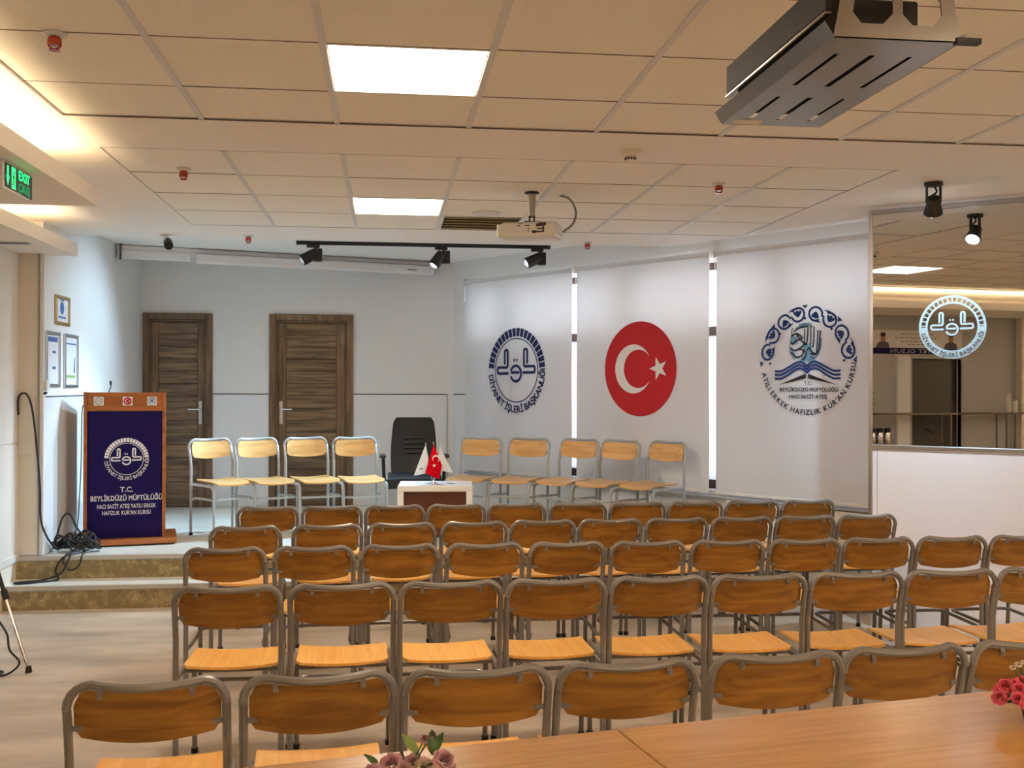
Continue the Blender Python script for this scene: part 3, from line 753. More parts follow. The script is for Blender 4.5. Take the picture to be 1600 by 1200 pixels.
mb = MB(); mb.lathe([(.035, 0), (.032, .02)], 16, q @ Vector((-.05, .12, 0)) + Z3*-.24, (q @ X3, Z3, q @ Y3)); mb.build('lens', 'black', t)
mb = MB(); mb.tube(spline([(.19, .08, 0), (.24, .03, -.03), (.27, -.02, -.11), (.24, -.10, -.20), (.17, -.14, -.26)], 6), .007, 8); mb.build('conduit', 'grey_cable', t, smooth=True)

# stainless projector cage, near right
CX0, CX1, CY0, CY1, CZ = 0.925, 1.205, 2.085, 2.815, 2.30
t = thing('projector_cage', 'brushed steel projector cage with slotted tray hanging at upper right', 'projector cage', ((CX0+CX1)/2, (CY0+CY1)/2, CZ))
w, d = (CX1-CX0)/2, (CY1-CY0)/2
mb = MB(); th = .002
slots_x = [(-.092, -.082), (-.012, .002), (.078, .088)]; slots_y = [(-.26, -.02), (.08, .30)]
xs = [-w] + [v for s in slots_x for v in s] + [w]; ys = [-d] + [v for s in slots_y for v in s] + [d]
for i in range(len(xs)-1):
    for j in range(len(ys)-1):
        if i % 2 == 1 and j % 2 == 1: continue
        mb.box(xs[i], xs[i+1], ys[j], ys[j+1], 0, th)
mb.build('tray', 'steel', t)
mb = MB(); mb.obox((-w-.010, .0, .016), ((-.55, 0, .83), Y3, (.83, 0, .55)), (.019, d, .0012)); mb.build('side_flange', 'steel', t)
mb = MB(); mb.obox((w+.006, .0, .010), ((.55, 0, .83), Y3, (-.83, 0, .55)), (.012, d, .0012)); mb.build('side_flange', 'steel', t)
# near end plate, a trapezoid with octagonal windows
mb = MB(); H = .24; ye = -d
def quadhole(mb, x0, x1, z0, z1, O):
    pass
def P_(x, z): return (x*(1-.28*z/H), z)
zs = [0, .032, .105, .125, .195, .24]; xsx = [-w, -w+.035, -.012, .012, w-.035, w]
for i in range(5):
    for j in range(5):
        if i in (1, 3) and j in (1, 3):
            a0, a1, b0, b1 = xsx[i], xsx[i+1], zs[j], zs[j+1]; cc = .022
            for tri in ([(a0, b0), (a0+cc, b0), (a0, b0+cc)], [(a1, b0), (a1, b0+cc), (a1-cc, b0)], [(a1, b1), (a1-cc, b1), (a1, b1-cc)], [(a0, b1), (a0, b1-cc), (a0+cc, b1)]):
                mb.prism([P_(*p) for p in tri], (0, ye, 0), X3, Z3, Y3, 0, .003)
            continue
        mb.prism([P_(xsx[i], zs[j]), P_(xsx[i+1], zs[j]), P_(xsx[i+1], zs[j+1]), P_(xsx[i], zs[j+1])], (0, ye, 0), X3, Z3, Y3, 0, .003)
mb.build('end_plate', 'steel', t)
mb = MB(); mb.box(-w+.01, w-.03, -d+.12, d-.1, .006, .13); mb.build('projector_body', 'rubber', t, bevel=.004)
mb = MB(); mb.box(-w-.012, -w+.004, -d+.02, d-.06, .054, .062); mb.build('side_rail', 'steel', t, bevel=.002)
mb = MB(); mb.box(-w-.008, -w+.004, -d+.02, d-.06, .064, .14); mb.build('side_panel', 'rubber', t, bevel=.003)
mb = MB(); mb.box(w-.01, w+.045, -d-.004, -d+.014, -.002, .010); mb.build('latch_bar', 'black', t)
mb = MB(); mb.tube([(0, .05, .13), (0, .05, 2.772-CZ)], .02, 12); mb.build('pole', 'steel', t, smooth=True)
mb = MB(); mb.box(-w+.02, -w+.10, d-.055, d-.012, -.0012, 0); mb.build('sticker', 'ivory', t)
for x_, y_ in ((-.10, -.05), (.02, .06), (.09, .06), (w+.002, -.12)):
    pass
t = thing('ceiling_hook', 'small bent wire hook poking from the ceiling near the steel cage', 'hook', (1.62, 3.60, 2.772))
mb = MB(); mb.tube(spline([(0, 0, 0), (-.004, 0, -.012), (.008, 0, -.02), (.002, 0, -.034)], 4), .0022, 6); mb.build('wire', 'grey_trim', t)

# exit sign hanging under the soffit
t = thing('exit_sign', 'green and black EXIT sign hung under the left soffit', 'sign', (-1.60, 4.835, 2.467))
mb = MB(); mb.box(-.022, .0, -.185, .185, -.062, .062); mb.build('housing', 'white_plastic', t, bevel=.004)
mb = MB(); mb.box(.0, .002, -.172, .172, -.052, .052); mb.build('face', 'black', t)
O = Vector((.0028, 0, 0)); U = Y3; V = Z3
mb = MB(); mb.flat([(-.148, .042), (-.132, .042), (-.130, .0), (-.120, .0), (-.140, -.044), (-.160, .0), (-.150, .0)], O, U, V); mb.build('arrow', 'exit_green', t)
mb = MB(); mb.flat([(-.095, -.046), (-.045, -.046), (-.045, .046), (-.095, .046)], O, U, V); pg = mb.build('doorway_symbol', 'exit_green', t)
mb = MB(); O2 = O + X3*.0006; disc(mb, -.066, .024, .007, O2, U, V, 10); stroke(mb, [(-.068, .014), (-.072, -.008)], .012, O2, U, V); stroke(mb, [(-.07, .01), (-.056, .004), (-.052, -.006)], .005, O2, U, V); stroke(mb, [(-.07, .01), (-.082, .0)], .005, O2, U, V); stroke(mb, [(-.072, -.008), (-.060, -.020), (-.062, -.036)], .007, O2, U, V); stroke(mb, [(-.072, -.008), (-.078, -.026), (-.090, -.030)], .007, O2, U, V); mb.build('running_figure', 'black', pg)
mb = MB(); text_line(mb, 'EXIT', .058, O + U*.062 + V*.006, U, V, .04, .15); mb.build('lettering', 'exit_green', t)
mb = MB(); text_line(mb, 'ÇIKIŞ', .050, O + U*.062 - V*.042, U, V, .03, .15); mb.build('lettering', 'exit_dim', t)
for y in (-.15, .10):
    mb = MB(); mb.tube(spline([(-.010, y, .060), (-.010, y, .075), (-.018, y+.010, .083)], 4), .003, 6); mb.tube([(-.010, y, .073), (-.002, y-.01, .084)], .003, 6); mb.build('hanger', 'grey_trim', t)

# ------------------------------------------------------------------ projection screen casing
A = Vector((-2.44, 10.06, 0)); B = Vector((0.52, 11.0, 0)); dd = (B-A).normalized(); nn = Vector((dd.y, -dd.x, 0)); LN = (B-A).length
t = thing('projection_screen', 'long white projection screen casing slung slantwise under the stage ceiling', 'projection screen', A)
mb = MB(); mb.obox(dd*LN/2 + Z3*2.838 - nn*.01, (dd, nn, Z3), (LN/2, .03, .036)); mb.build('mounting_rail', 'white_paint', t, bevel=.004)
mb = MB(); mb.obox(dd*.32 + Z3*2.79 + nn*.012, (dd, nn, Z3), (.32, .028, .042)); mb.build('casing_end', 'white_paint', t, bevel=.012, seg=2)
mb = MB(); mb.obox(dd*(LN+.65)/2 + Z3*2.782 + nn*.03, (dd, nn, Z3), ((LN-.65)/2-.03, .04, .046)); mb.build('casing', 'white_paint', t, bevel=.016, seg=2)
mb = MB(); mb.obox(dd*(LN+.65)/2 + Z3*2.829 + nn*.05, (dd, nn, Z3), ((LN-.65)/2-.03, .012, .004)); mb.build('seam', 'grey_trim', t)
mb = MB(); mb.obox(dd*.008 + Z3*2.81 + nn*.02, (dd, nn, Z3), (.008, .05, .070)); mb.build('end_plate', 'joint', t)
mb = MB(); mb.obox(dd*(LN-.02) + Z3*2.81 + nn*.02, (dd, nn, Z3), (.010, .05, .070)); mb.build('end_plate', 'alu', t)
mb = MB(); mb.obox(dd*(LN-.28) + Z3*2.775 + nn*.0708, (dd, nn, Z3), (.05, .0006, .005)); mb.build('badge', 'joint', t)
for k in (.7, 2.6):
    mb = MB(); mb.tube([dd*k + Z3*2.87, dd*k + Z3*2.88], .012, 8); mb.build('hanger', 'alu', t)

# ------------------------------------------------------------------ roller blinds with printed emblems
BL = ((-0.0, 1.557), (1.622, 3.128), (3.20, 4.74))
def blind(s0, s1, label):
    t = thing('roller_blind', label, 'blind', wp((s0+s1)/2, 0, 0.06), 0, 'white printed roller blinds')
    hw = (s1-s0)/2
    mb = MB(); mb.slab(lambda u, v: (WD*((u-.5)*2*hw) + Z3*(.735+v*1.905) + WN*(.004*math.sin(v*9)*math.sin(u*5)), WN), 10, 12, .0015); f = mb.build('fabric', 'blind', t, smooth=True)
    mb = MB(); mb.tube([WD*(-hw) + Z3*2.648, WD*hw + Z3*2.648], .020, 14); mb.build('roller', 'blind', t, smooth=True)
    mb = MB(); mb.obox(Z3*.73, (WD, WN, Z3), (hw, .006, .012)); mb.build('bottom_bar', 'white_plastic', t, bevel=.003)
    for s in (-1, 1):
        mb = MB(); mb.obox(WD*(s*(hw+.008)) + Z3*2.645 - WN*.02, (WD, WN, Z3), (.006, .045, .035)); mb.build('bracket', 'white_plastic', t, bevel=.004)
    mb = MB(); mb.tube([WD*(-hw-.016) + Z3*2.63, WD*(-hw-.016) + Z3*2.45], .004, 6); mb.build('chain', 'white_plastic', t)
    return t, f
b1, f1 = blind(*BL[0], 'white roller blind printed with the navy round minaret-letter emblem, nearest the armchair')
b2, f2 = blind(*BL[1], 'white roller blind printed with a red disc, white crescent and star')
b3, f3 = blind(*BL[2], 'white roller blind printed with an open book under a blue scroll arch')
def local(t, s, z, o=.075): return wp(s, z, o) - Vector(t.location)
OFF = .0685
round_emblem(b1, 'navy_ink', .3107, local(b1, .796, 1.734, OFF), WD, Z3)
O = local(b2, 2.390, 1.730, OFF); Rf = .408
mb = MB(); disc(mb, 0, 0, Rf, O, WD, Z3, 64); mb.build('printed_disc', 'red_ink', b2)
mb = MB(); O2 = O + WN*.001
# crescent (crop coordinates scaled by the disc's half axes)
cx1, r1, cx2, r2 = -.172, .520, -.035, .405
n = 40; outer = []; inner = []
dc = cx2-cx1; xi = (dc*dc + r1*r1 - r2*r2)/(2*dc); yi = math.sqrt(max(0, r1*r1-xi*xi)); a1 = math.atan2(yi, xi); a2 = math.atan2(yi, xi-dc)
for k in range(n+1):
    q1 = a1 + (2*PI-2*a1)*k/n; q2 = a2 + (2*PI-2*a2)*k/n
    outer.append(((cx1+r1*math.cos(q1))*Rf, r1*math.sin(q1)*Rf)); inner.append(((cx2+r2*math.cos(q2))*Rf, r2*math.sin(q2)*Rf))
for k in range(n): mb.flat([outer[k], outer[k+1], inner[k+1], inner[k]], O2, WD, Z3)
def star(mb, cx, cy, r, O, U, V, a0=PI):
    pts = []
    for k in range(10):
        rr = r if k % 2 == 0 else r*.40; a = a0 + k*PI/5; pts.append((cx + rr*math.cos(a), cy + rr*math.sin(a)))
    for k in range(5): mb.flat([(cx, cy), pts[2*k-1], pts[2*k], pts[(2*k+1) % 10]], O, U, V)
mb.build('crescent', 'white_ink', b2); mb = MB(); star(mb, .525*Rf, .0, .255*Rf, O2, WD, Z3); mb.build('star', 'white_ink', b2)

# third emblem: scroll arch, globe, book, lettering
O = local(b3, 4.035, 1.776, OFF); Rh = .4115
def e3(px, py): return ((px-562)/452*Rh, -(py-588)/492*Rh)
mb = MB()
def scroll(a0, a1, flip):
    """S shaped scroll between polar angles a0,a1 with palmette drops in each lobe"""
    rc = .845; hb = .145
    def pol(u, v):
        a = a0 + (a1-a0)*u; rr = (rc + v*hb)*Rh; return (rr*math.cos(a), rr*math.sin(a))
    g = 1 if flip else -1
    first = [(.25 + .215*math.cos(R(-50)-R(310)*k/20), g*.84*math.sin(R(-50)-R(310)*k/20)) for k in range(21)]
    second = [(.75 + .215*math.cos(R(180)+R(310)*k/20), g*.84*math.sin(R(180)+R(310)*k/20)) for k in range(21)]
    path = first + second
    stroke(mb, [pol(*p) for p in path], .040*Rh, O, WD, Z3)
    for sgn in (0, 1):
        cu, cv = (.25, 0) if not sgn else (.75, 0); s_ = g if not sgn else -g
        for du, dv, ln in ((-.09, -.35*s_, .09), (.0, -.40*s_, .10), (.09, -.30*s_, .09)):
            A_ = pol(cu+du, cv+dv); B_ = pol(cu+du*.2, cv+.25*s_)
            stroke(mb, [A_, ((A_[0]+B_[0])/2, (A_[1]+B_[1])/2), B_], [.055*Rh, .045*Rh, .012*Rh], O, WD, Z3)
        # leaf closing the loop
        L1 = [pol(cu+.30*(1 if not sgn else -1), -.75*s_), pol(cu+.14*(1 if not sgn else -1), -.95*s_), pol(cu-.02, -.95*s_), pol(cu-.14*(1 if not sgn else -1), -.80*s_), pol(cu+.05*(1 if not sgn else -1), -.70*s_)]
        mb.flat(L1, O, WD, Z3)
scroll(R(180), R(136), True); scroll(R(134), R(92), True); scroll(R(0), R(44), False); scroll(R(46), R(88), False)
for tri in ([(520,98),(575,98),(548,128)], [(218,290),(256,248),(260,290)], [(848,210),(888,252),(846,262)], [(108,590),(146,606),(118,646)], [(978,596),(1014,560),(1012,620)]):
    mb.flat([e3(*p) for p in tri], O, WD, Z3)
tag(mb.build('scroll_arch', 'blue_ink', b3), kind='stuff')
mb = MB()
for px, py in ((546,216),(308,343),(790,319),(212,614),(902,596)): disc(mb, *e3(px, py), .024*Rh, O, WD, Z3, 12)
# strokes of the ornamental script
OS = O + WN*.0012
for path, w_ in (([(690,335),(682,430),(676,500),(640,540),(600,530)], .022), ([(668,330),(664,420),(655,520)], .02), ([(632,300),(630,400),(622,470)], .02), ([(600,290),(602,380),(600,450)], .018), ([(575,300),(572,380),(560,440),(530,430)], .022), ([(545,310),(545,380),(540,430)], .018),
                 ([(440,330),(500,300),(570,290)], .020), ([(420,370),(470,350),(520,390),(470,410),(430,440),(415,430)], .026), ([(470,360),(520,420),(560,450)], .022), ([(415,480),(450,500),(500,480),(540,450)], .022), ([(420,520),(470,560),(520,545),(530,500),(500,490)], .024), ([(540,500),(560,530),(540,575),(525,580)], .022), ([(570,500),(585,480),(600,500),(620,520),(650,535)], .022), ([(430,300),(420,340),(435,370)], .014), ([(600,560),(640,570),(680,530)], .012)):
    stroke(mb, [(p.x, p.y) for p in spline([(*e3(*p), 0) for p in path], 5)], w_*Rh*1.25, OS, WD, Z3)
for px, py in ((630,412),(598,470),(618,470),(690,400)): disc(mb, *e3(px, py), .014*Rh, OS, WD, Z3, 8)
for sg in (1, -1):
    def m_(px): return 565 + sg*(px-565)
    mb.flat([e3(m_(575), 708), e3(m_(575), 748), e3(m_(830), 806), e3(m_(866), 818)][::1], O, WD, Z3)
text_line(mb, 'T.C.', .088*Rh, Vector(O) + WD*e3(575,0)[0] + Z3*e3(0,806)[1], WD, Z3, .02)
text_line(mb, 'BEYLİKDÜZÜ MÜFTÜLÜĞÜ', .090*Rh, Vector(O) + WD*e3(576,0)[0] + Z3*e3(0,866)[1], WD, Z3, .05, (848-304)/452*Rh)
text_line(mb, 'HACI SACİT ATEŞ', .090*Rh, Vector(O) + WD*e3(572,0)[0] + Z3*e3(0,928)[1], WD, Z3, .05, (750-394)/452*Rh)
text_arc(mb, "ATILI ERKEK HAFIZLIK KUR'AN KURSU", .135*Rh, O, WD, Z3, .99*Rh, R(193), R(357), .035)
tag(mb.build('lettering', 'black_ink', b3), kind='stuff')
mb = MB()
for lv in range(3):
    dy = lv*33
    for sg in (1, -1):
        def m_(px): return 565 + sg*(px-565)
        path = [(865, 684+dy), (810, 684+dy), (740, 650+dy), (690, 622+dy*.9), (640, 604+dy*.85), (600, 612+dy*.85), (568, 640+dy*.85)]
        pp = [(p.x, p.y) for p in spline([(*e3(m_(a), b), 0) for a, b in path], 5)]
        stroke(mb, pp, .040*Rh, OS, WD, Z3)
tag(mb.build('book_pages', 'blue_ink', b3), kind='stuff')
mb = MB(); gx, gy = e3(550, 430)
for k in range(3):
    annulus(mb, (.30+.02*k)*Rh, (.335-.01*k)*Rh, R(60+110*k), R(130+115*k), 10, O, WD, Z3, gx, gy)
for pts in ([(480,265),(540,255),(620,262),(560,285),(500,290)], [(410,380),(470,370),(480,440),(430,450),(405,430)], [(520,440),(600,440),(620,540),(650,600),(490,600),(540,540)], [(680,400),(705,410),(690,500),(660,520)], [(395,440),(430,500),(470,570),(440,580),(400,520)]):
    mb.flat([e3(*p) for p in pts], O, WD, Z3)
tag(mb.build('globe_print', 'pale_ink', b3), kind='stuff')

# radiator under the third blind
t = thing('radiator', 'white ribbed panel radiator below the third blind', 'radiator', wp(3.95, 0, 0.075))
mb = MB(); mb.obox(Z3*.51, (WD, WN, Z3), (.62, .035, .16)); mb.build('body', 'ivory', t, bevel=.006)
rib = None
for k in range(24):
    if rib is None:
        mb = MB(); mb.obox(Vector((0,0,0)), (WD, WN, Z3), (.012, .006, .125)); rib = mb.build('rib', 'ivory', t, bevel=.004); o = rib
    else:
        o = rib.copy(); COL.objects.link(o)
    o.location = WD*(-.575 + .05*k) + WN*.040 + Z3*.495
mb = MB(); mb.obox(Z3*.675, (WD, WN, Z3), (.62, .036, .006)); mb.build('top_grille', 'white_plastic', t)
for s_ in (-.5, .5):
    mb = MB(); mb.obox(WD*s_ + Z3*.34 - WN*.03, (WD, WN, Z3), (.02, .02, .04)); mb.build('wall_bracket', 'ivory', t)

# frosted round sticker on the mirror
t = thing('mirror_sticker', 'frosted white round emblem sticker on the mirror', 'sticker', mp_(.509, 1.959, .0))
O = MN*.002; rr = .155
mb = MB()
annulus(mb, 1.20*rr, 1.30*rr, R(0), R(180), 28, O, MD, Z3); annulus(mb, 0.96*rr, 1.04*rr, R(0), R(180), 28, O, MD, Z3); annulus(mb, .96*rr, 1.30*rr, R(180), R(360), 40, O, MD, Z3)
for k in range(19):
    a = R(3) + R(174)*k/18; annulus(mb, 1.04*rr, 1.20*rr, a-.022, a+.022, 1, O, MD, Z3)
mb.build('ring', 'frost_ink', t)
mb = MB(); script_mark(mb, rr*.92, O, MD, Z3, .085); mb.build('inner_mark', 'frost_ink', t)
mb = MB(); text_arc(mb, "DİYANET İŞLERİ BAŞKANLIĞI", .235*rr, O + MN*.001, MD, Z3, 1.24*rr, R(192), R(350), .03); tag(mb.build('lettering', 'brown_frame', t), kind='stuff')

# ------------------------------------------------------------------ chairs
def make_chair(w, mats, name='school_chair'):
    """origin on the floor under the back; +Y is the way the sitter faces"""
    t = thing(name, 'x', 'chair')
    fr, bk, st = mats; r = .0120; hx = w/2 - r
    prof = [(.0, .45), (.0, .58), (-.012, .64), (-.032, .72)]
    left = [(-hx, y, z) for y, z in prof]; right = [(hx, y, z) for y, z in prof[::-1]]
    n = 9; top = []
    zt = .788; yc = -.044; c = .062
    arcL = [(-hx, -.040, zt-c)] ; 
    for k in range(1, 6):
        a = PI - (PI/2)*k/5; arcL.append((-hx + c + c*math.cos(a), -.040 - .004*k/5, zt-c + c*math.sin(a)))
    mid = []
    x0 = -hx + c
    for k in range(1, n):
        u = -1 + 2*k/n; x = -x0*u
        mid.append((x, -.046 - .030*(1-u*u), zt - .007*(1-u*u)))
    arcR = [(-x, y, z) for x, y, z in arcL[::-1]]
    mb = MB(); mb.tube(left + arcL + mid + arcR + right, r, 8); mb.build('back_frame', fr, t, smooth=True)
    # back panel: bowed ply
    iw = hx - r - .003
    def bp(u, v):
        x = (-1+2*u)*iw; uu = (x/iw)
        zlow = .626 + .020*uu*uu; zup = zt - r - .001 - .007*(1-uu*uu)
        k = abs(uu)
        if k > .78: zup -= .044*(1 - math.sqrt(max(0, 1-((k-.78)/.22)**2)))
        if k > .92: zlow += .020*(1 - math.sqrt(max(0, 1-((k-.92)/.08)**2)))
        z = zlow + (zup-zlow)*v
        yl = -.010 - .034*((z-.62)/.17) - .030*(1-uu*uu) + .012
        return ((x, yl, z), (0, 1, .15))
    mb = MB(); mb.slab(bp, 22, 4, .010); mb.build('backrest', bk, t, smooth=True)
    # brackets with bolts
    for s in (-1, 1):
        x = s*.62*iw; yy = -.046 - .030*(1-(x/iw)**2)
        mb = MB(); mb.obox((x, yy+.004, zt-.022), (X3, Y3, Z3), (.007, .003, .013)); mb.tube([(x, yy-.004, zt-.027), (x, yy+.003, zt-.027)], .0045, 8); mb.build('bracket', fr, t)
        x = s*(hx-.020); mb = MB(); mb.obox((x, -.016, .668), (X3, Y3, Z3), (.020, .0035, .007)); mb.tube([(s*(hx-.034), -.024, .668), (s*(hx-.034), -.014, .668)], .005, 8); mb.build('bracket', fr, t)
    # seat
    sw, d0, d1 = w/2-.030, .035, .405
    def sp(u, v):
        x = (-1+2*u); y = v
        cr = .12
        xx = x*sw
        if v < cr: xx *= 1 - .10*(1-v/cr)**2
        if v > 1-cr: xx *= 1 - .12*((v-1+cr)/cr)**2
        z = .452 + .010*x*x - .006 - (.018*((v-.82)/.18)**2 if v > .82 else 0) + .006*(1-v)**3
        return ((xx, d0 + (d1-d0)*v, z), (0, 0, 1))
    mb = MB(); mb.slab(sp, 10, 12, .011); mb.build('seat', st, t, smooth=True)
    for s in (-1, 1):
        mb = MB(); mb.tube([(s*hx, .0, .0), (s*hx, .0, .452)], r, 8); lg = mb.build('leg', fr, t, smooth=True)
        mb = MB(); mb.tube([(s*hx, .0, .0), (s*hx, .0, .022)], r+.003, 10); mb.build('foot_cap', 'rubber', lg, smooth=True)
        fx = s*(hx-.004)
        mb = MB(); mb.tube(fillet([(s*hx, .004, .425), (fx, .385, .425), (fx, .405, .0)], .055, 6), r*.95, 8); lg = mb.build('leg', fr, t, smooth=True)
        mb = MB(); mb.tube([(fx, .405, .0), (fx, .404, .022)], r+.003, 10); mb.build('foot_cap', 'rubber', lg, smooth=True)
    hs = hx-.018
    mb = MB(); mb.tube(fillet([(-hx, .0, .295), (-hs, .05, .31), (-hs, .385, .315), (hs, .385, .315), (hs, .05, .31), (hx, .0, .295)], .045, 5), .0095, 8); mb.build('stretcher', fr, t, smooth=True)
    mb = MB(); mb.tube([(-hx, .12, .425), (hx, .12, .425)], .008, 6); mb.build('seat_rail', fr, t, smooth=True)
    return t
GREY = ('chair_grey', 'ply_back_shaded', 'ply_seat_lit')
PALE = ('chair_grey_lit', 'ply_pale', 'ply_pale')
protoA = make_chair(.428, GREY); protoB = make_chair(.402, GREY); protoC = make_chair(.402, PALE)
for p in (protoA, protoB, protoC): index_tree(p)
USED = {}
def place_chair(proto, x, y, z, rz, label, group):
    if proto.name not in USED: o = proto; USED[proto.name] = 1
    else: o = copy_tree(proto)
    o.location = (x, y, z); o.rotation_euler = (0, 0, rz)
    o['label'] = label; o['group'] = group
    return o
ROWS = [
 ('nearest row', protoA, 3.6, [(-0.619, 2.855), (-0.171, 2.872), (0.259, 2.885), (0.69, 2.905), (1.148, 2.948), (1.563, 2.984), (1.994, 3.018)]),
 ('second row from the camera', protoA, 1.0, [(-0.606, 4.17), (-0.164, 4.177), (0.266, 4.179), (0.695, 4.189), (1.124, 4.199), (1.553, 4.200), (1.982, 4.208), (2.411, 4.221), (2.84, 4.243)]),
 ('middle row of the five', protoB, 0.0, [(-0.762, 5.164), (-0.341, 5.163), (0.075, 5.183), (0.496, 5.182), (0.911, 5.183), (1.325, 5.172), (1.737, 5.163), (2.144, 5.153), (2.549, 5.170), (2.954, 5.169), (3.359, 5.172)]),
 ('fourth row from the camera', protoB, 2.6, [(-0.765, 5.943), (-0.317, 5.971), (0.099, 6.000), (0.516, 6.019), (0.921, 6.050), (1.326, 6.066), (1.731, 6.075), (2.136, 6.085), (2.541, 6.101), (2.946, 6.122)]),
 ('row closest to the stage', protoB, 0.9, [(-0.75, 6.904), (-0.34, 6.906), (0.067, 6.910), (0.471, 6.919), (0.876, 6.927), (1.292, 6.928), (1.699, 6.932), (2.106, 6.939), (2.511, 6.950), (2.916, 6.960)]),
]
ORD = ['leftmost', 'second from left', 'third from left', 'fourth from left', 'fifth from left', 'sixth from left', 'seventh from left', 'eighth from left', 'ninth from left', 'tenth from left', 'eleventh from left']
for ri, (nm, proto, ang, pts) in enumerate(ROWS):
    for k, (x, y) in enumerate(pts):
        who = ORD[k]
        if k == len(pts)-1: who = 'rightmost'
        a = R(ang + random.uniform(-1.2, 1.2))
        place_chair(proto, x - math.sin(a)*.072, y + math.cos(a)*.060, 0, a, 'wooden chair with grey tube frame, %s in the %s' % (who, nm), 'audience chairs in the ' + nm)
STG = [(-1.479, 9.13, 36, 'brightly lit pale wooden chair on the stage, nearest the lectern'), (-1.103, 9.21, 29, 'pale wooden stage chair, second from the lectern, before the wall between doors'),
       (-0.691, 9.30, 22, 'pale wooden stage chair, third from the lectern, before the right door'), (-0.268, 9.30, 14, 'pale wooden stage chair beside the black armchair, on its left'),
       (0.856, 9.25, -25, 'pale wooden stage chair just right of the black armchair'), (1.263, 9.08, -32, 'pale wooden stage chair, second right of the black armchair'),
       (1.680, 8.90, -43, 'pale wooden stage chair, third right of the black armchair, by the gap between blinds'), (1.987, 8.66, -47, 'pale wooden stage chair, fourth right of the black armchair, under the red disc'),
       (2.331, 8.42, -54, 'last pale wooden stage chair at the right, furthest from the armchair')]
for x, y, a, lab in STG:
    rz = PI + R(a)
    fw = Vector((-math.sin(rz), math.cos(rz), 0))
    p = Vector((x, y, 0)) + fw*.06
    place_chair(protoC, p.x, p.y, ZST, rz, lab, 'pale chairs lined up on the stage')

# ------------------------------------------------------------------ black armchair
def slab_fn(cx, cz, w0, w1, y0, y1, z0, z1, bow):
    pass
t = thing('office_armchair', 'black leather office armchair on the stage behind the small table', 'armchair', (0.27, 9.72, ZST), PI)
def back(u, v):
    x = -1+2*u; hw = .205 + .018*math.sin(PI*v) - .02*v
    cr = 1.0
    if v > .9: hw *= 1 - .12*((v-.9)/.1)**2
    y = -.20 - .05*v + .03*x*x - .018*math.sin(PI*v)
    return ((x*hw, y, .36 + .585*v), (0, 1, .1))
mb = MB(); mb.slab(back, 12, 16, .065); bk = mb.build('backrest', 'leather', t, smooth=True, bevel=.0)
for k in range(4):
    z = .62 + .045*k; mb = MB(); mb.tube([(-.085, -.185-.004*k, z), (.085, -.185-.004*k, z)], .010, 8); mb.build('stitched_fold', 'leather', bk, smooth=True)
def seatf(u, v):
    x = -1+2*u; y = -.22 + .46*v
    return ((x*.24, y, .385 + .012*math.cos(x*1.4) - (.03*((v-.8)/.2)**2 if v > .8 else 0)), (0, 0, 1))
mb = MB(); mb.slab(seatf, 10, 10, .085); mb.build('seat', 'leather', t, smooth=True)
for s in (-1, 1):
    mb = MB(); mb.tube(fillet([(s*.20, -.06, .36), (s*.275, -.06, .36), (s*.285, -.06, .585), (s*.285, .0, .60)], .03), .016, 8); ar = mb.build('armrest', 'black', t, smooth=True)
    mb = MB(); mb.obox((s*.288, .0, .600), (X3, Y3, Z3), (.030, .13, .012)); mb.build('arm_pad', 'black', ar, bevel=.008, seg=2)
mb = MB(); mb.tube([(0, 0, .10), (0, 0, .35)], .028, 14); mb.build('gas_column', 'black', t, smooth=True)
mb = MB(); mb.box(-.09, .09, -.10, .10, .325, .35); mb.build('seat_mechanism', 'black', t, bevel=.008)
mb = MB(); mb.tube([(.09, .03, .33), (.24, .05, .30)], .007, 6); mb.lathe([(.012, 0), (.022, .01), (.012, .025)], 10, (.245, .05, .295)); mb.build('lever', 'black', t)
for k in range(5):
    a = 2*PI*k/5 + .3; e = Vector((math.cos(a)*.28, math.sin(a)*.28, .065))
    mb = MB(); mb.tube([(0, 0, .10), e], [.026, .016], 8); lg = mb.build('base_arm', 'black', t, smooth=True)
    mb = MB(); sd = Vector((-math.sin(a), math.cos(a), 0)); mb.tube([e - Z3*.037 - sd*.02, e - Z3*.037 + sd*.02], .028, 12); mb.build('caster', 'black', lg, smooth=True)

# ------------------------------------------------------------------ small white table, flags
t = thing('small_table', 'small white table with brown inset panel in front of the black armchair', 'table', (0.411, 8.545, ZST), R(-4))
w, d, h = .297, .225, .45
mb = MB(); mb.box(-w, w, -d, d, h-.045, h); mb.build('tabletop', 'white_paint', t, bevel=.004)
for s in (-1, 1):
    mb = MB(); mb.box(s*w-(.05 if s > 0 else 0), s*w+(.05 if s < 0 else 0), -d, d, 0, h-.045); mb.build('side_panel', 'white_paint', t, bevel=.004)
mb = MB(); mb.box(-w+.05, w-.05, -d+.03, -d+.045, .04, h-.045); mb.build('front_panel', 'brown_table', t)
mb = MB(); mb.box(-w+.012, w-.012, -d+.02, d-.02, h, h+.002); rn = mb.build('printed_runner', 'paper', t)
mb = MB()
for k in range(9):
    random.seed(40+k); disc(mb, random.uniform(-.16, .16), random.uniform(-.12, .12), random.uniform(.02, .05), (0, 0, h+.0025), X3, Y3, 9, random.uniform(.015, .04))
mb.build('print_blot', 'brown_table', rn)
random.seed(11)
t = thing('table_flags', 'trio of small table flags, red between two white, on chrome stand', 'flags', (0.39, 8.47, ZST+h+.0035))
mb = MB(); mb.lathe([(.040, 0), (.040, .008), (.012, .014), (.008, .03)], 20); mb.build('base', 'chrome', t, smooth=True)
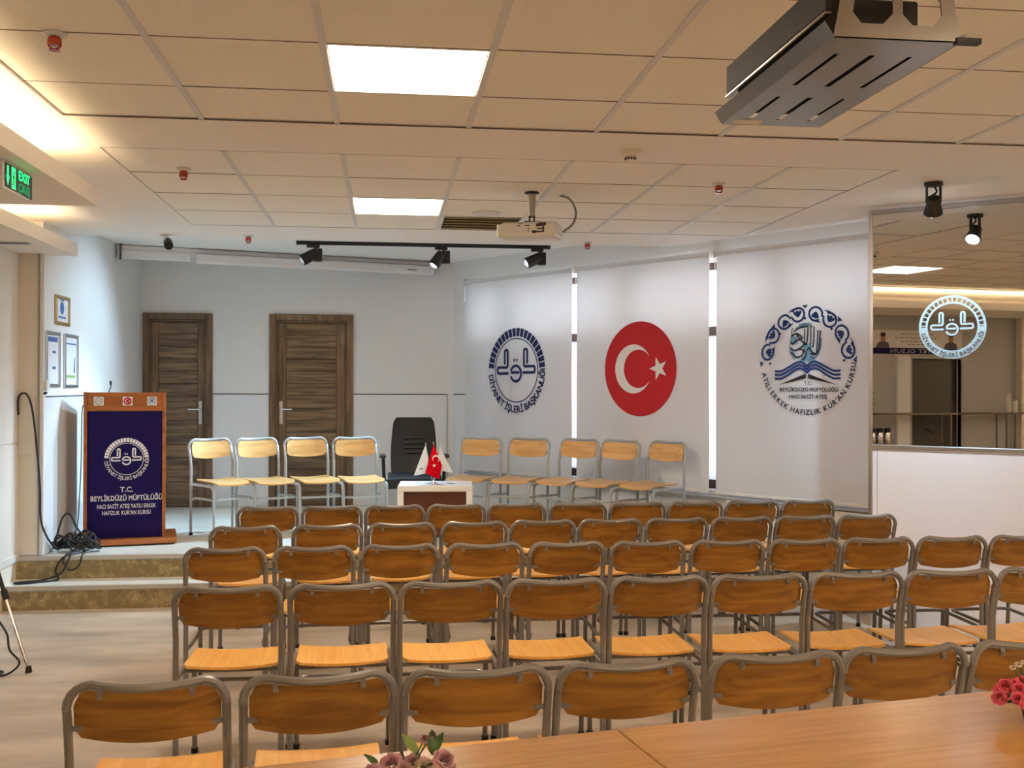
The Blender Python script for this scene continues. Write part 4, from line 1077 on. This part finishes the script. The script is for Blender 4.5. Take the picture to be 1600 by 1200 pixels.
def flagpiece(x0, z0, pts, material, lean, name='flag'):
    mb = MB(); n = 8
    def fn(u, v):
        a = Vector(pts[0]).lerp(Vector(pts[1]), u); b = Vector(pts[3]).lerp(Vector(pts[2]), u); p = a.lerp(b, v)
        return ((p.x, lean + .014*math.sin(u*5+v*3)*(v), p.y), (0, -1, .1))
    mb.slab(fn, n, n, .0012); return mb.build(name, material, t, smooth=True)
for (xt, zt_) in ((-.063, .318), (.0, .325), (.045, .318)):
    mb = MB(); mb.tube([(xt*.15, 0, .02), (xt, 0, zt_)], .0028, 6); pole = mb.build('flagpole', 'chrome', t, smooth=True)
    mb = MB(); mb.lathe([(.0045, 0), (.006, .006), (.001, .016)], 8, (xt, 0, zt_)); mb.build('finial', 'chrome', pole, smooth=True)
lw = flagpiece(0, 0, [(-.066, .312), (-.040, .22), (-.055, .085), (-.158, .068)], 'flag_cloth', .006)
rw = flagpiece(0, 0, [(.046, .312), (.020, .22), (.055, .105), (.158, .088)], 'flag_cloth', .008)
rf = flagpiece(0, 0, [(.0, .318), (.068, .15), (.045, .035), (-.068, .092)], 'flag_red_cloth', -.014)
Of = Vector((.004, -.034, .165)); uu = Vector((.45, 0, -.89)).normalized(); vv = Vector((.89, 0, .45)).normalized()
mb = MB(); 
pts1 = [(.030*math.cos(R(50+260*k/14)), .030*math.sin(R(50+260*k/14))) for k in range(15)]; pts2 = [(.007+.0235*math.cos(R(58+244*k/14)), .0235*math.sin(R(58+244*k/14))) for k in range(15)]
Oc = Vector((.018, -.034, .205))
for k in range(14): mb.flat([pts1[k], pts1[k+1], pts2[k+1], pts2[k]], Oc, Vector((-.2, 0, -1)).normalized(), Vector((1, 0, -.2)).normalized())
mb.build('crescent', 'flag_white', rf); mb = MB(); star(mb, 0, 0, .017, Vector((.004, -.034, .150)), X3, Z3, PI/2); mb.build('star', 'flag_white', rf)
mb = MB(); mb.flat([(-.118, .118), (-.086, .132), (-.092, .120), (-.108, .116)], (0, -.008, 0), X3, Z3); mb.build('print_mark', 'black_ink', lw)

# ------------------------------------------------------------------ lectern
LZ = ZST
t = thing('lectern', 'wooden lectern with navy front panel and white lettering at the stage corner', 'lectern', (-2.02, 8.53, LZ), R(12))
w = .302; d0, d1 = -.02, .38; H = 1.19
mb = MB(); mb.box(-w-.055, w+.085, d0-.13, d1+.06, .012, .048); mb.build('base_plate', 'lectern_wood', t, bevel=.003)
mb = MB(); mb.box(-w-.03, w+.06, d0-.09, d1+.03, 0, .012); mb.build('plinth', 'black', t)
for s in (-1, 1):
    mb = MB(); x0, x1 = (-w, -w+.026) if s < 0 else (w-.026, w)
    mb.prism([(d0-.012, .048), (d1, .048), (d1, 1.06), (d0-.012, H)], (x0, 0, 0), Y3, Z3, X3, 0, .026); mb.build('side_panel', 'lectern_wood', t, bevel=.002)
mb = MB(); mb.box(-w+.026, w-.026, d0+.004, d0+.022, .048, 1.04); fp = mb.build('front_panel', 'navy', t)
mb = MB(); mb.box(-w+.026, w-.026, d0-.006, d0+.016, 1.04, H-.004); hd = mb.build('header_board', 'lectern_wood', t, bevel=.002)
mb = MB(); mb.prism([(d0+.016, H-.03), (d0+.016, H-.005), (d1, 1.055), (d1, 1.03)], (-w+.026, 0, 0), Y3, Z3, X3, 0, 2*w-.052); mb.build('reading_top', 'lectern_wood', t)
mb = MB(); mb.box(-w+.026, w-.026, .15, .37, .55, .57); mb.build('shelf', 'lectern_wood', t)
Of = Vector((.012, d0+.0025, 0))
C_ = Of + Z3*.665
round_emblem(fp, 'white_ink', .124, C_, X3, Z3, .03)
for tx, sz, zz, bo, wd_ in (('T.C.', .054, .408, .04, None), ('BEYLİKDÜZÜ MÜFTÜLÜĞÜ', .054, .340, .06, .530), ('HACI SACİT ATEŞ YATILI ERKEK', .044, .281, .05, .435), ("HAFIZLIK KUR'AN KURSU", .044, .230, .05, .360)):
    mb = MB(); text_line(mb, tx, sz, Of + Z3*zz, X3, Z3, bo, wd_); tag(mb.build('lettering', 'white_ink', fp), kind='stuff')
for k, x in enumerate((-.192, .018, .198)):
    mb = MB(); mb.box(x-.036, x+.036, d0-.012, d0-.006, 1.083, 1.152); pq = mb.build('plaque', 'white_paint', hd, bevel=.003)
    O = Vector((x, d0-.0128, 1.118)); mb = MB()
    if k == 0:
        round_emblem(pq, 'grey_trim', .022, O, X3, Z3, 0, False); annulus(mb, .0235, .029, R(185), R(355), 12, O, X3, Z3); mb.build('plaque_print', 'grey_trim', pq)
    elif k == 1:
        disc(mb, 0, 0, .030, O, X3, Z3, 28); mb.build('plaque_print', 'red_ink', pq); mb = MB(); O2 = O - Y3*.0006
        for q_ in range(n_ := 14):
            a0, a1_ = R(50+260*q_/14), R(50+260*(q_+1)/14); b0, b1_ = R(58+244*q_/14), R(58+244*(q_+1)/14)
            mb.flat([(-.005+.015*math.cos(a0), .015*math.sin(a0)), (-.005+.015*math.cos(a1_), .015*math.sin(a1_)), (-.002+.012*math.cos(b1_), .012*math.sin(b1_)), (-.002+.012*math.cos(b0), .012*math.sin(b0))], O2, X3, Z3)
        star(mb, .014, 0, .008, O2, X3, Z3); mb.build('plaque_print', 'white_ink', pq)
    else:
        annulus(mb, .022, .029, R(0), R(180), 18, O, X3, Z3); disc(mb, 0, .005, .011, O, X3, Z3, 16); stroke(mb, [(-.022, -.012), (-.008, -.006), (0, -.012), (.008, -.006), (.022, -.012)], .006, O, X3, Z3); annulus(mb, .026, .029, R(195), R(345), 14, O, X3, Z3); mb.build('plaque_print', 'print_blue', pq)
t2 = thing('gooseneck_microphone', 'thin black gooseneck microphone on top of the lectern', 'microphone', (-2.175, 8.66, LZ+1.125))
mb = MB(); mb.lathe([(.016, 0), (.014, .012), (.006, .016)], 12); mb.build('base', 'black', t2, smooth=True)
mb = MB(); mb.tube(spline([(0, 0, .01), (.0, -.01, .06), (.02, -.03, .10), (.025, -.05, .125)], 5), .004, 6); mb.build('neck', 'black', t2, smooth=True)
mb = MB(); mb.tube([(.025, -.05, .122), (.026, -.055, .150)], [.008, .009], 10); mb.build('capsule', 'black', t2, smooth=True)

# ------------------------------------------------------------------ cables by the lectern
def cable(name, pts, r, label, material='cable', n=8):
    mb = MB(); mb.tube(spline(pts, n), r, 6); o = mb.build(name, material, None, smooth=True); return tag(o, label, 'cable')
random.seed(5)
zst = ZST + .008
cable('microphone_cable', [(-2.622, 7.94, 1.36), (-2.625, 7.94, 1.47), (-2.60, 7.94, 1.515), (-2.56, 7.94, 1.50), (-2.525, 7.94, 1.38), (-2.495, 7.94, 1.12), (-2.470, 7.935, .83), (-2.465, 7.94, .60), (-2.43, 8.0, .45), (-2.38, 8.06, zst+.02)], .007, 'black cable arching over the pillar and dropping to the stage')
P0 = []
for k in range(64):
    a = k*.62; rr = .115 + .065*math.sin(k*1.7); P0.append((-2.285 + rr*math.cos(a) + .02*math.sin(k*.9), 8.16 + rr*.55*math.sin(a), zst + .012 + .06*abs(math.sin(k*.83))**1.5 + (.10*abs(math.sin(k*.41)) if k % 5 == 2 else 0)))
P0 = [p for p in P0]
cable('coiled_cable', P0, .0075, 'tangle of coiled black cable lying beside the lectern base', n=6)
P1 = [(-2.36, 8.10, zst+.03), (-2.39, 8.02, .42), (-2.34, 8.10, .50), (-2.28, 8.10, .62), (-2.24, 8.13, .50), (-2.20, 8.16, .42), (-2.12, 8.15, .40)]
cable('looped_cable', [(-2.43, 8.12, zst+.02), (-2.40, 8.10, .47), (-2.36, 8.10, .60), (-2.31, 8.10, .62), (-2.26, 8.10, .52), (-2.20, 8.12, .44), (-2.14, 8.14, .40), (-2.16, 8.17, .36)], .0075, 'black cable loop standing up from the tangle beside the lectern')
cable('step_cable', [(-2.24, 8.12, zst+.004), (-2.26, 7.99, zst+.008), (-2.28, 7.945, .30), (-2.32, 7.93, .22), (-2.42, 7.90, .178), (-2.52, 7.84, .176), (-2.60, 7.80, .176), (-2.55, 7.76, .176), (-2.44, 7.80, .177), (-2.36, 7.86, .177), (-2.33, 7.90, .18), (-2.36, 7.93, .24), (-2.32, 7.955, .32), (-2.25, 8.0, zst+.004), (-2.20, 8.10, zst+.004)], .007, 'black cable trailing from the tangle down onto the lower step')
cable('hanging_cable', [(-2.10, 8.10, zst+.006), (-2.18, 7.985, zst+.006), (-2.20, 7.945, .27), (-2.26, 7.94, .235), (-2.31, 7.945, .29), (-2.30, 8.0, zst+.006), (-2.28, 8.08, zst+.008)], .0065, 'black cable loop hanging over the stage edge')
cable('lectern_cable', [(-2.335, 8.60, 1.42), (-2.352, 8.56, 1.38), (-2.355, 8.55, 1.0), (-2.362, 8.53, .7), (-2.37, 8.50, .48), (-2.39, 8.40, zst+.01), (-2.36, 8.32, zst+.01)], .004, 'thin black cable running down the left side of the lectern')
t = thing('wall_socket', 'small white socket box on the stage wall corner', 'socket', (XS+.010, 8.02, 1.575))
mb = MB(); mb.box(0, .02, -.035, .035, -.04, .04); mb.build('box', 'white_plastic', t, bevel=.004)
mb = MB(); mb.tube([(.01, -.02, -.055), (.01, -.055, -.06)], .010, 8); mb.build('plug', 'black', t)

# ------------------------------------------------------------------ pictures on the stage's left wall
def wall_frame(name, y0, y1, z0, z1, fm, label, group, inner):
    t = thing(name, label, 'picture', (XS+.0, (y0+y1)/2, (z0+z1)/2), 0, group)
    h, k = (y1-y0)/2, (z1-z0)/2; f = .026
    mb = MB(); mb.box(0, .004, -h+.004, h-.004, -k+.004, k-.004); mb.build('backing', 'paper', t)
    for a in ((-h, h, k-f, k), (-h, h, -k, -k+f), (-h, -h+f, -k+f, k-f), (h-f, h, -k+f, k-f)):
        mb = MB(); mb.box(0, .016, *a); mb.build('frame_bar', fm, t, bevel=.004)
    inner(t, h-f, k-f)
    return t
def in_gold(t, h, k):
    mb = MB(); disc(mb, 0, .02, .05, (.005, 0, 0), Y3, Z3, 20); mb.flat([(-.09, -.06), (.09, -.06), (.09, -.045), (-.09, -.045)], (.005, 0, 0), Y3, Z3); mb.flat([(-.05, .075), (.05, .075), (.05, .085), (-.05, .085)], (.005, 0, 0), Y3, Z3); mb.build('print', 'print_blue', t)
def in_a(t, h, k):
    mb = MB(); O = (.005, 0, 0); mb.flat([(-h*.85, k*.72), (h*.85, k*.72), (h*.85, k*.92), (-h*.85, k*.92)], O, Y3, Z3)
    for z in (.25, -.40): mb.flat([(-.0, k*z), (h*.55, k*z), (h*.55, k*(z+.11)), (-.0, k*(z+.11))], O, Y3, Z3)
    mb.build('print', 'print_blue', t)
def in_b(t, h, k):
    mb = MB(); O = (.005, 0, 0); mb.flat([(-h*.9, -k*.72), (h*.8, -k*.72), (h*.8, -k*.60), (-h*.9, -k*.60)], O, Y3, Z3); mb.build('print', 'print_green', t)
    mb = MB(); mb.flat([(-h*.9, k*.70), (h*.9, k*.70), (h*.9, k*.76), (-h*.9, k*.76)], O, Y3, Z3); mb.flat([(h*.5, -k*.5), (h*.75, -k*.5), (h*.75, k*.2), (h*.6, k*.1)], O, Y3, Z3); mb.build('print', 'print_blue', t)
wall_frame('gold_certificate', 8.25, 8.60, 2.035, 2.262, 'gold', 'gold-framed certificate, the upper of three frames on the stage wall', None, in_gold)
wall_frame('notice_frame', 8.03, 8.36, 1.56, 1.977, 'alu', 'silver notice frame with blue header, lower left under the gold frame', 'silver notice frames', in_a)
wall_frame('notice_frame', 8.475, 8.83, 1.556, 1.977, 'alu', 'silver notice frame with a green band, nearer the door', 'silver notice frames', in_b)

# ------------------------------------------------------------------ foreground tables
TA = math.atan2(2.684-2.346, 1.653+.167)
ud = Vector((math.cos(TA), math.sin(TA), 0)); vd = Vector((-math.sin(TA), math.cos(TA), 0))
S0 = Vector((.556, 2.4735, 0))
def table(c0, length, label):
    O = S0 + ud*c0 - vd*.38
    t = thing('wood_table', label, 'table', O + ud*(length/2), TA, 'pale wood tables in the foreground')
    h = length/2-.002
    mb = MB(); mb.box(-h, h, -.38, .38, .722, .75); mb.build('tabletop', 'table_wood', t, bevel=.003)
    mb = MB(); mb.box(-h+.06, h-.06, -.32, .32, .68, .722); mb.build('apron', 'chair_grey', t)
    for sx_ in (-1, 1):
        for sy_ in (-1, 1):
            mb = MB(); mb.tube([(sx_*(h-.07), sy_*.31, 0), (sx_*(h-.07), sy_*.31, .70)], .018, 10); mb.build('leg', 'chair_grey', t, smooth=True)
table(-1.2, 1.2, 'pale wood table at the bottom centre, left of the seam')
table(0.0, 1.6, 'pale wood table at the bottom right, right of the seam')

def rose(mb, c, r, up):
    c = Vector(c); up = Vector(up).normalized(); sx_ = up.orthogonal().normalized(); sy_ = up.cross(sx_)
    for ring, (n, rad, open_, hh) in enumerate(((3, .22, .2, .9), (4, .45, .5, .85), (5, .75, .85, .7), (6, 1.0, 1.25, .5))):
        for k in range(n):
            a0 = 2*PI*(k + ring*.37)/n; da = 2*PI/n*.72
            def fn(u, v):
                a = a0 + (u-.5)*2*da*(1-.25*v*v); rr = r*rad*(.30 + .70*v**.8) * (1 + .10*math.sin(u*9+k)); z = r*(hh*(v**.9) - .35*open_*v**3) - r*.3
                return c + sx_*(rr*math.cos(a)) + sy_*(rr*math.sin(a)) + up*z
            mb.grid(fn, 4, 4)
def leafm(mb, c, d, n_, L, W):
    c = Vector(c); d = Vector(d).normalized(); s_ = d.cross(Vector(n_)).normalized(); nn_ = s_.cross(d)
    def fn(u, v):
        w_ = W*math.sin(PI*min(1, v*.92+.04))*(1-.25*v); x = (u-.5)*2
        return c + d*(L*v) + s_*(x*w_) + nn_*(.12*L*(abs(x)*.6 - v*v))
    mb.grid(fn, 4, 6)
def bouquet(loc, label, blooms, leaves, pot_h, pot_r, drop):
    t = thing('flower_pot', label, 'flowers', loc)
    mb = MB(); mb.lathe([(pot_r*.7, 0), (pot_r, pot_h*.75), (pot_r*.95, pot_h), (pot_r*.85, pot_h), (pot_r*.8, pot_h*.9)], 18); mb.build('pot', 'pot', t, smooth=True)
    for (x, y, z, r, mt) in blooms:
        z -= drop
        up = Vector((x*1.2, y*1.2-.15, .16 + z*.2))
        mb = MB(); mb.tube(spline([(0, 0, pot_h*.7), (x*.5, y*.5, (pot_h+z)*.5), (x, y, z)], 4), .0022, 5); st = mb.build('stem', 'leaf', t)
        mb = MB(); rose(mb, (x, y, z), r, up); mb.build('bloom', mt, t, smooth=True)
    for (x, y, z, dx, dy, dz, L, W, mt) in leaves:
        mb = MB(); leafm(mb, (x, y, z-drop), (dx, dy, dz), (0, -.4, 1), L, W); mb.build('leaf', mt, t, smooth=True)
random.seed(21)
BL1 = [(-.075, -.02, .070, .026, 'rose_mauve'), (-.035, .0, .085, .026, 'rose_mauve'), (-.012, -.01, .070, .024, 'rose_mauve'), (.012, .01, .082, .022, 'rose_mauve'), (.035, .0, .075, .024, 'rose_pale'), (.075, -.01, .090, .026, 'rose_mauve'), (.035, .03, .122, .012, 'rose_mauve'), (.052, .035, .128, .010, 'rose_mauve'), (-.055, .02, .060, .022, 'rose_mauve'), (.055, -.02, .058, .022, 'rose_pale')]
LF1 = [(.02, .02, .09, -.35, .1, .5, .055, .014, 'leaf_light'), (.05, .02, .09, .0, .1, .5, .05, .013, 'leaf'), (.05, .02, .09, .25, .1, .5, .05, .013, 'leaf'), (-.06, .02, .07, -.4, .1, .35, .04, .010, 'leaf'), (-.02, .02, .06, .1, .2, .5, .04, .012, 'leaf'), (.02, -.02, .05, .5, -.1, .2, .05, .014, 'leaf'), (.06, .0, .05, .5, .0, .2, .05, .014, 'leaf_light'), (-.08, .0, .05, -.5, .0, .1, .04, .012, 'leaf')]
bouquet((.050, 2.17, .75), 'dusty mauve artificial roses on the table at the bottom centre', BL1, LF1, .03, .045, .036)
BL2 = []
for k in range(22):
    a = k*2.4; rr = .014*math.sqrt(k)*1.5
    BL2.append((rr*math.cos(a), rr*math.sin(a), .135 - rr*.45 + random.uniform(-.01, .01), random.uniform(.017, .022), 'rose_pink'))
BL2 += [(-.02, .03, .165, .009, 'rose_pale'), (.0, .035, .168, .009, 'rose_pale'), (-.035, .03, .158, .008, 'rose_pale'), (.03, .03, .165, .009, 'rose_pale')]
LF2 = [(math.cos(a)*.02, math.sin(a)*.02, .085, math.cos(a), math.sin(a), -.05, .05, .014, 'leaf') for a in [k*PI/4 for k in range(8)]]
bouquet((1.585, 2.41, .75), 'bright pink artificial flowers in a dark pot at the right edge', BL2, LF2, .055, .030, .030)

# ------------------------------------------------------------------ tripod stand at the left edge
t = thing('tripod_stand', 'silver and black tripod stand leg at the left edge', 'tripod', (-2.23, 6.12, 0))
def tl(p): return Vector(p) - Vector((-2.23, 6.12, 0))
hub = tl((-2.23, 6.12, .88))
for fx, fy in ((-1.935, 6.035), (-2.45, 6.0), (-2.33, 6.42)):
    f_ = tl((fx, fy, .012)); m_1 = f_.lerp(hub, .47)
    mb = MB(); mb.tube([f_, m_1], .0085, 8); lg = mb.build('leg', 'chrome', t, smooth=True)
    mb = MB(); mb.tube([m_1, hub], .012, 8); mb.build('leg_upper', 'black', t, smooth=True)
    mb = MB(); mb.tube([f_.lerp(hub, .44), f_.lerp(hub, .50)], .018, 10); mb.build('clamp', 'black', t, smooth=True)
    mb = MB(); mb.tube([f_ - Z3*.012, f_ + Z3*.022], [.019, .014], 10); mb.build('rubber_foot', 'rubber', lg, smooth=True)
mb = MB(); mb.lathe([(.03, -.04), (.034, 0), (.03, .04)], 14, hub); mb.build('hub', 'black', t, smooth=True)
mb = MB(); mb.tube([hub, hub + Z3*.45], .011, 10); mb.build('pole', 'chrome', t, smooth=True)
cable('stand_cable', [(-2.14, 6.07, .33), (-2.05, 6.03, .22), (-2.03, 6.02, .13), (-1.975, 6.01, .06), (-2.02, 5.97, .012), (-2.10, 5.95, .008), (-2.16, 5.99, .008), (-2.10, 6.04, .008), (-2.06, 6.0, .012), (-2.15, 5.93, .008), (-2.3, 5.95, .008)], .006, 'black cable hanging along the tripod leg onto the floor')

# ------------------------------------------------------------------ left hall wall, seen only in the mirror
t = thing('meal_banner', 'banner with AFİYET OLSUN on a navy strip, reflected in the mirror', 'banner', (XL+.008, 1.80, 2.02))
mb = MB(); mb.box(0, .003, -.76, .66, 0, .31); mb.build('sheet', 'white_plastic', t)
mb = MB(); mb.box(.003, .0045, -.76, .66, 0, .08); mb.build('strip', 'navy', t)
O = Vector((.0055, 0, 0))
mb = MB(); text_line(mb, 'AFİYET OLSUN', .07, O + Y3*-.05 + Z3*.016, Y3, Z3, .03, .84); mb.build('lettering', 'white_ink', t)
def child(y):
    mb = MB(); disc(mb, y, .205, .042, O, Y3, Z3, 18, .055); mb.build('portrait_face', 'skin_print', t)
    mb = MB(); disc(mb, y, .255, .045, O + X3*.0006, Y3, Z3, 16, .028); mb.build('portrait_hair', 'hair_print', t)
    mb = MB(); mb.flat([(y-.10, .082), (y+.11, .082), (y+.085, .14), (y+.03, .165), (y-.03, .165), (y-.085, .14)], O + X3*.0003, Y3, Z3); mb.build('portrait_shirt', 'shirt_print', t)
child(.48); child(-.58)
mb = MB()
for z, a, b in ((.26, -.30, .22), (.21, -.34, .26), (.16, -.25, .20), (.12, -.30, .10)):
    x_ = a
    while x_ < b:
        l_ = random.uniform(.03, .07); mb.flat([(x_, z), (x_+l_, z), (x_+l_, z+.010), (x_, z+.010)], O, Y3, Z3); x_ += l_+.02
mb.build('small_print', 'stripe_b', t)
t = thing('serving_shelf', 'narrow steel serving shelf along the left hall wall, reflected in the mirror', 'shelf', (XL, 1.35, 0))
mb = MB(); mb.box(.10, .32, -1.10, 1.40, 1.225, 1.250); mb.build('shelf_board', 'steel', t, bevel=.004)
for y in (-1.08, -.78, .1, 1.35):
    mb = MB(); mb.tube([(.30, y, 0), (.30, y, 1.225)], .013, 8); mb.build('post', 'steel', t, smooth=True)
    mb = MB(); mb.tube([(.12, y, 1.225), (.12, y, 0)], .010, 8); mb.build('post', 'steel', t, smooth=True)
t = thing('drinks_counter', 'low dark counter carrying the flasks under the shelf, reflected in the mirror', 'counter', (XL, 2.45, 0))
mb = MB(); mb.box(.012, .09, -.28, .28, 0, .80); mb.build('cabinet', 'dark_brown', t, bevel=.004)
mb = MB(); mb.box(.012, .095, -.29, .29, .80, .825); mb.build('worktop', 'black', t)
t.location.x = XL
def flask(y, label):
    t = thing('vacuum_flask', label, 'flask', (XL+.053, y, .826), 0, 'steel vacuum flasks on the counter')
    mb = MB(); mb.lathe([(.040, 0), (.042, .01), (.042, .15), (.036, .165)], 18); mb.build('body', 'chrome', t, smooth=True)
    mb = MB(); mb.lathe([(.038, .165), (.042, .18), (.040, .215), (.02, .225)], 18); mb.build('lid', 'black', t, smooth=True)
    mb = MB(); mb.tube(fillet([(.0, .041, .15), (.0, .08, .15), (.0, .08, .05), (.0, .041, .05)], .02), .007, 6); mb.build('handle', 'black', t, smooth=True)
flask(2.47, 'steel vacuum flask nearest the mirror edge, reflected on the counter'); flask(2.355, 'middle steel vacuum flask, reflected on the counter'); flask(2.24, 'steel vacuum flask nearest the white pilaster, reflected on the counter')
def cups(y, n, label, stripes=False):
    t = thing('cup_stack', label, 'cups', (XL+.20, y, 1.25), 0, 'stacks of cups on the serving shelf')
    z = 0
    for k in range(n):
        mb = MB(); mb.lathe([(.030, z), (.036, z+.055), (.038, z+.058), (.036, z+.060)], 16)
        o = mb.build('cup', ('stripe_a', 'cup', 'stripe_b')[k % 3] if stripes else 'cup', t, smooth=True); z += .024
    return t
cups(.45, 9, 'taller stack of cream paper cups on the shelf, reflected in the mirror'); cups(.345, 5, 'shorter stack of cream paper cups on the shelf, reflected in the mirror'); cups(2.60, 11, 'stack of striped cups on the shelf at the mirror edge', True)
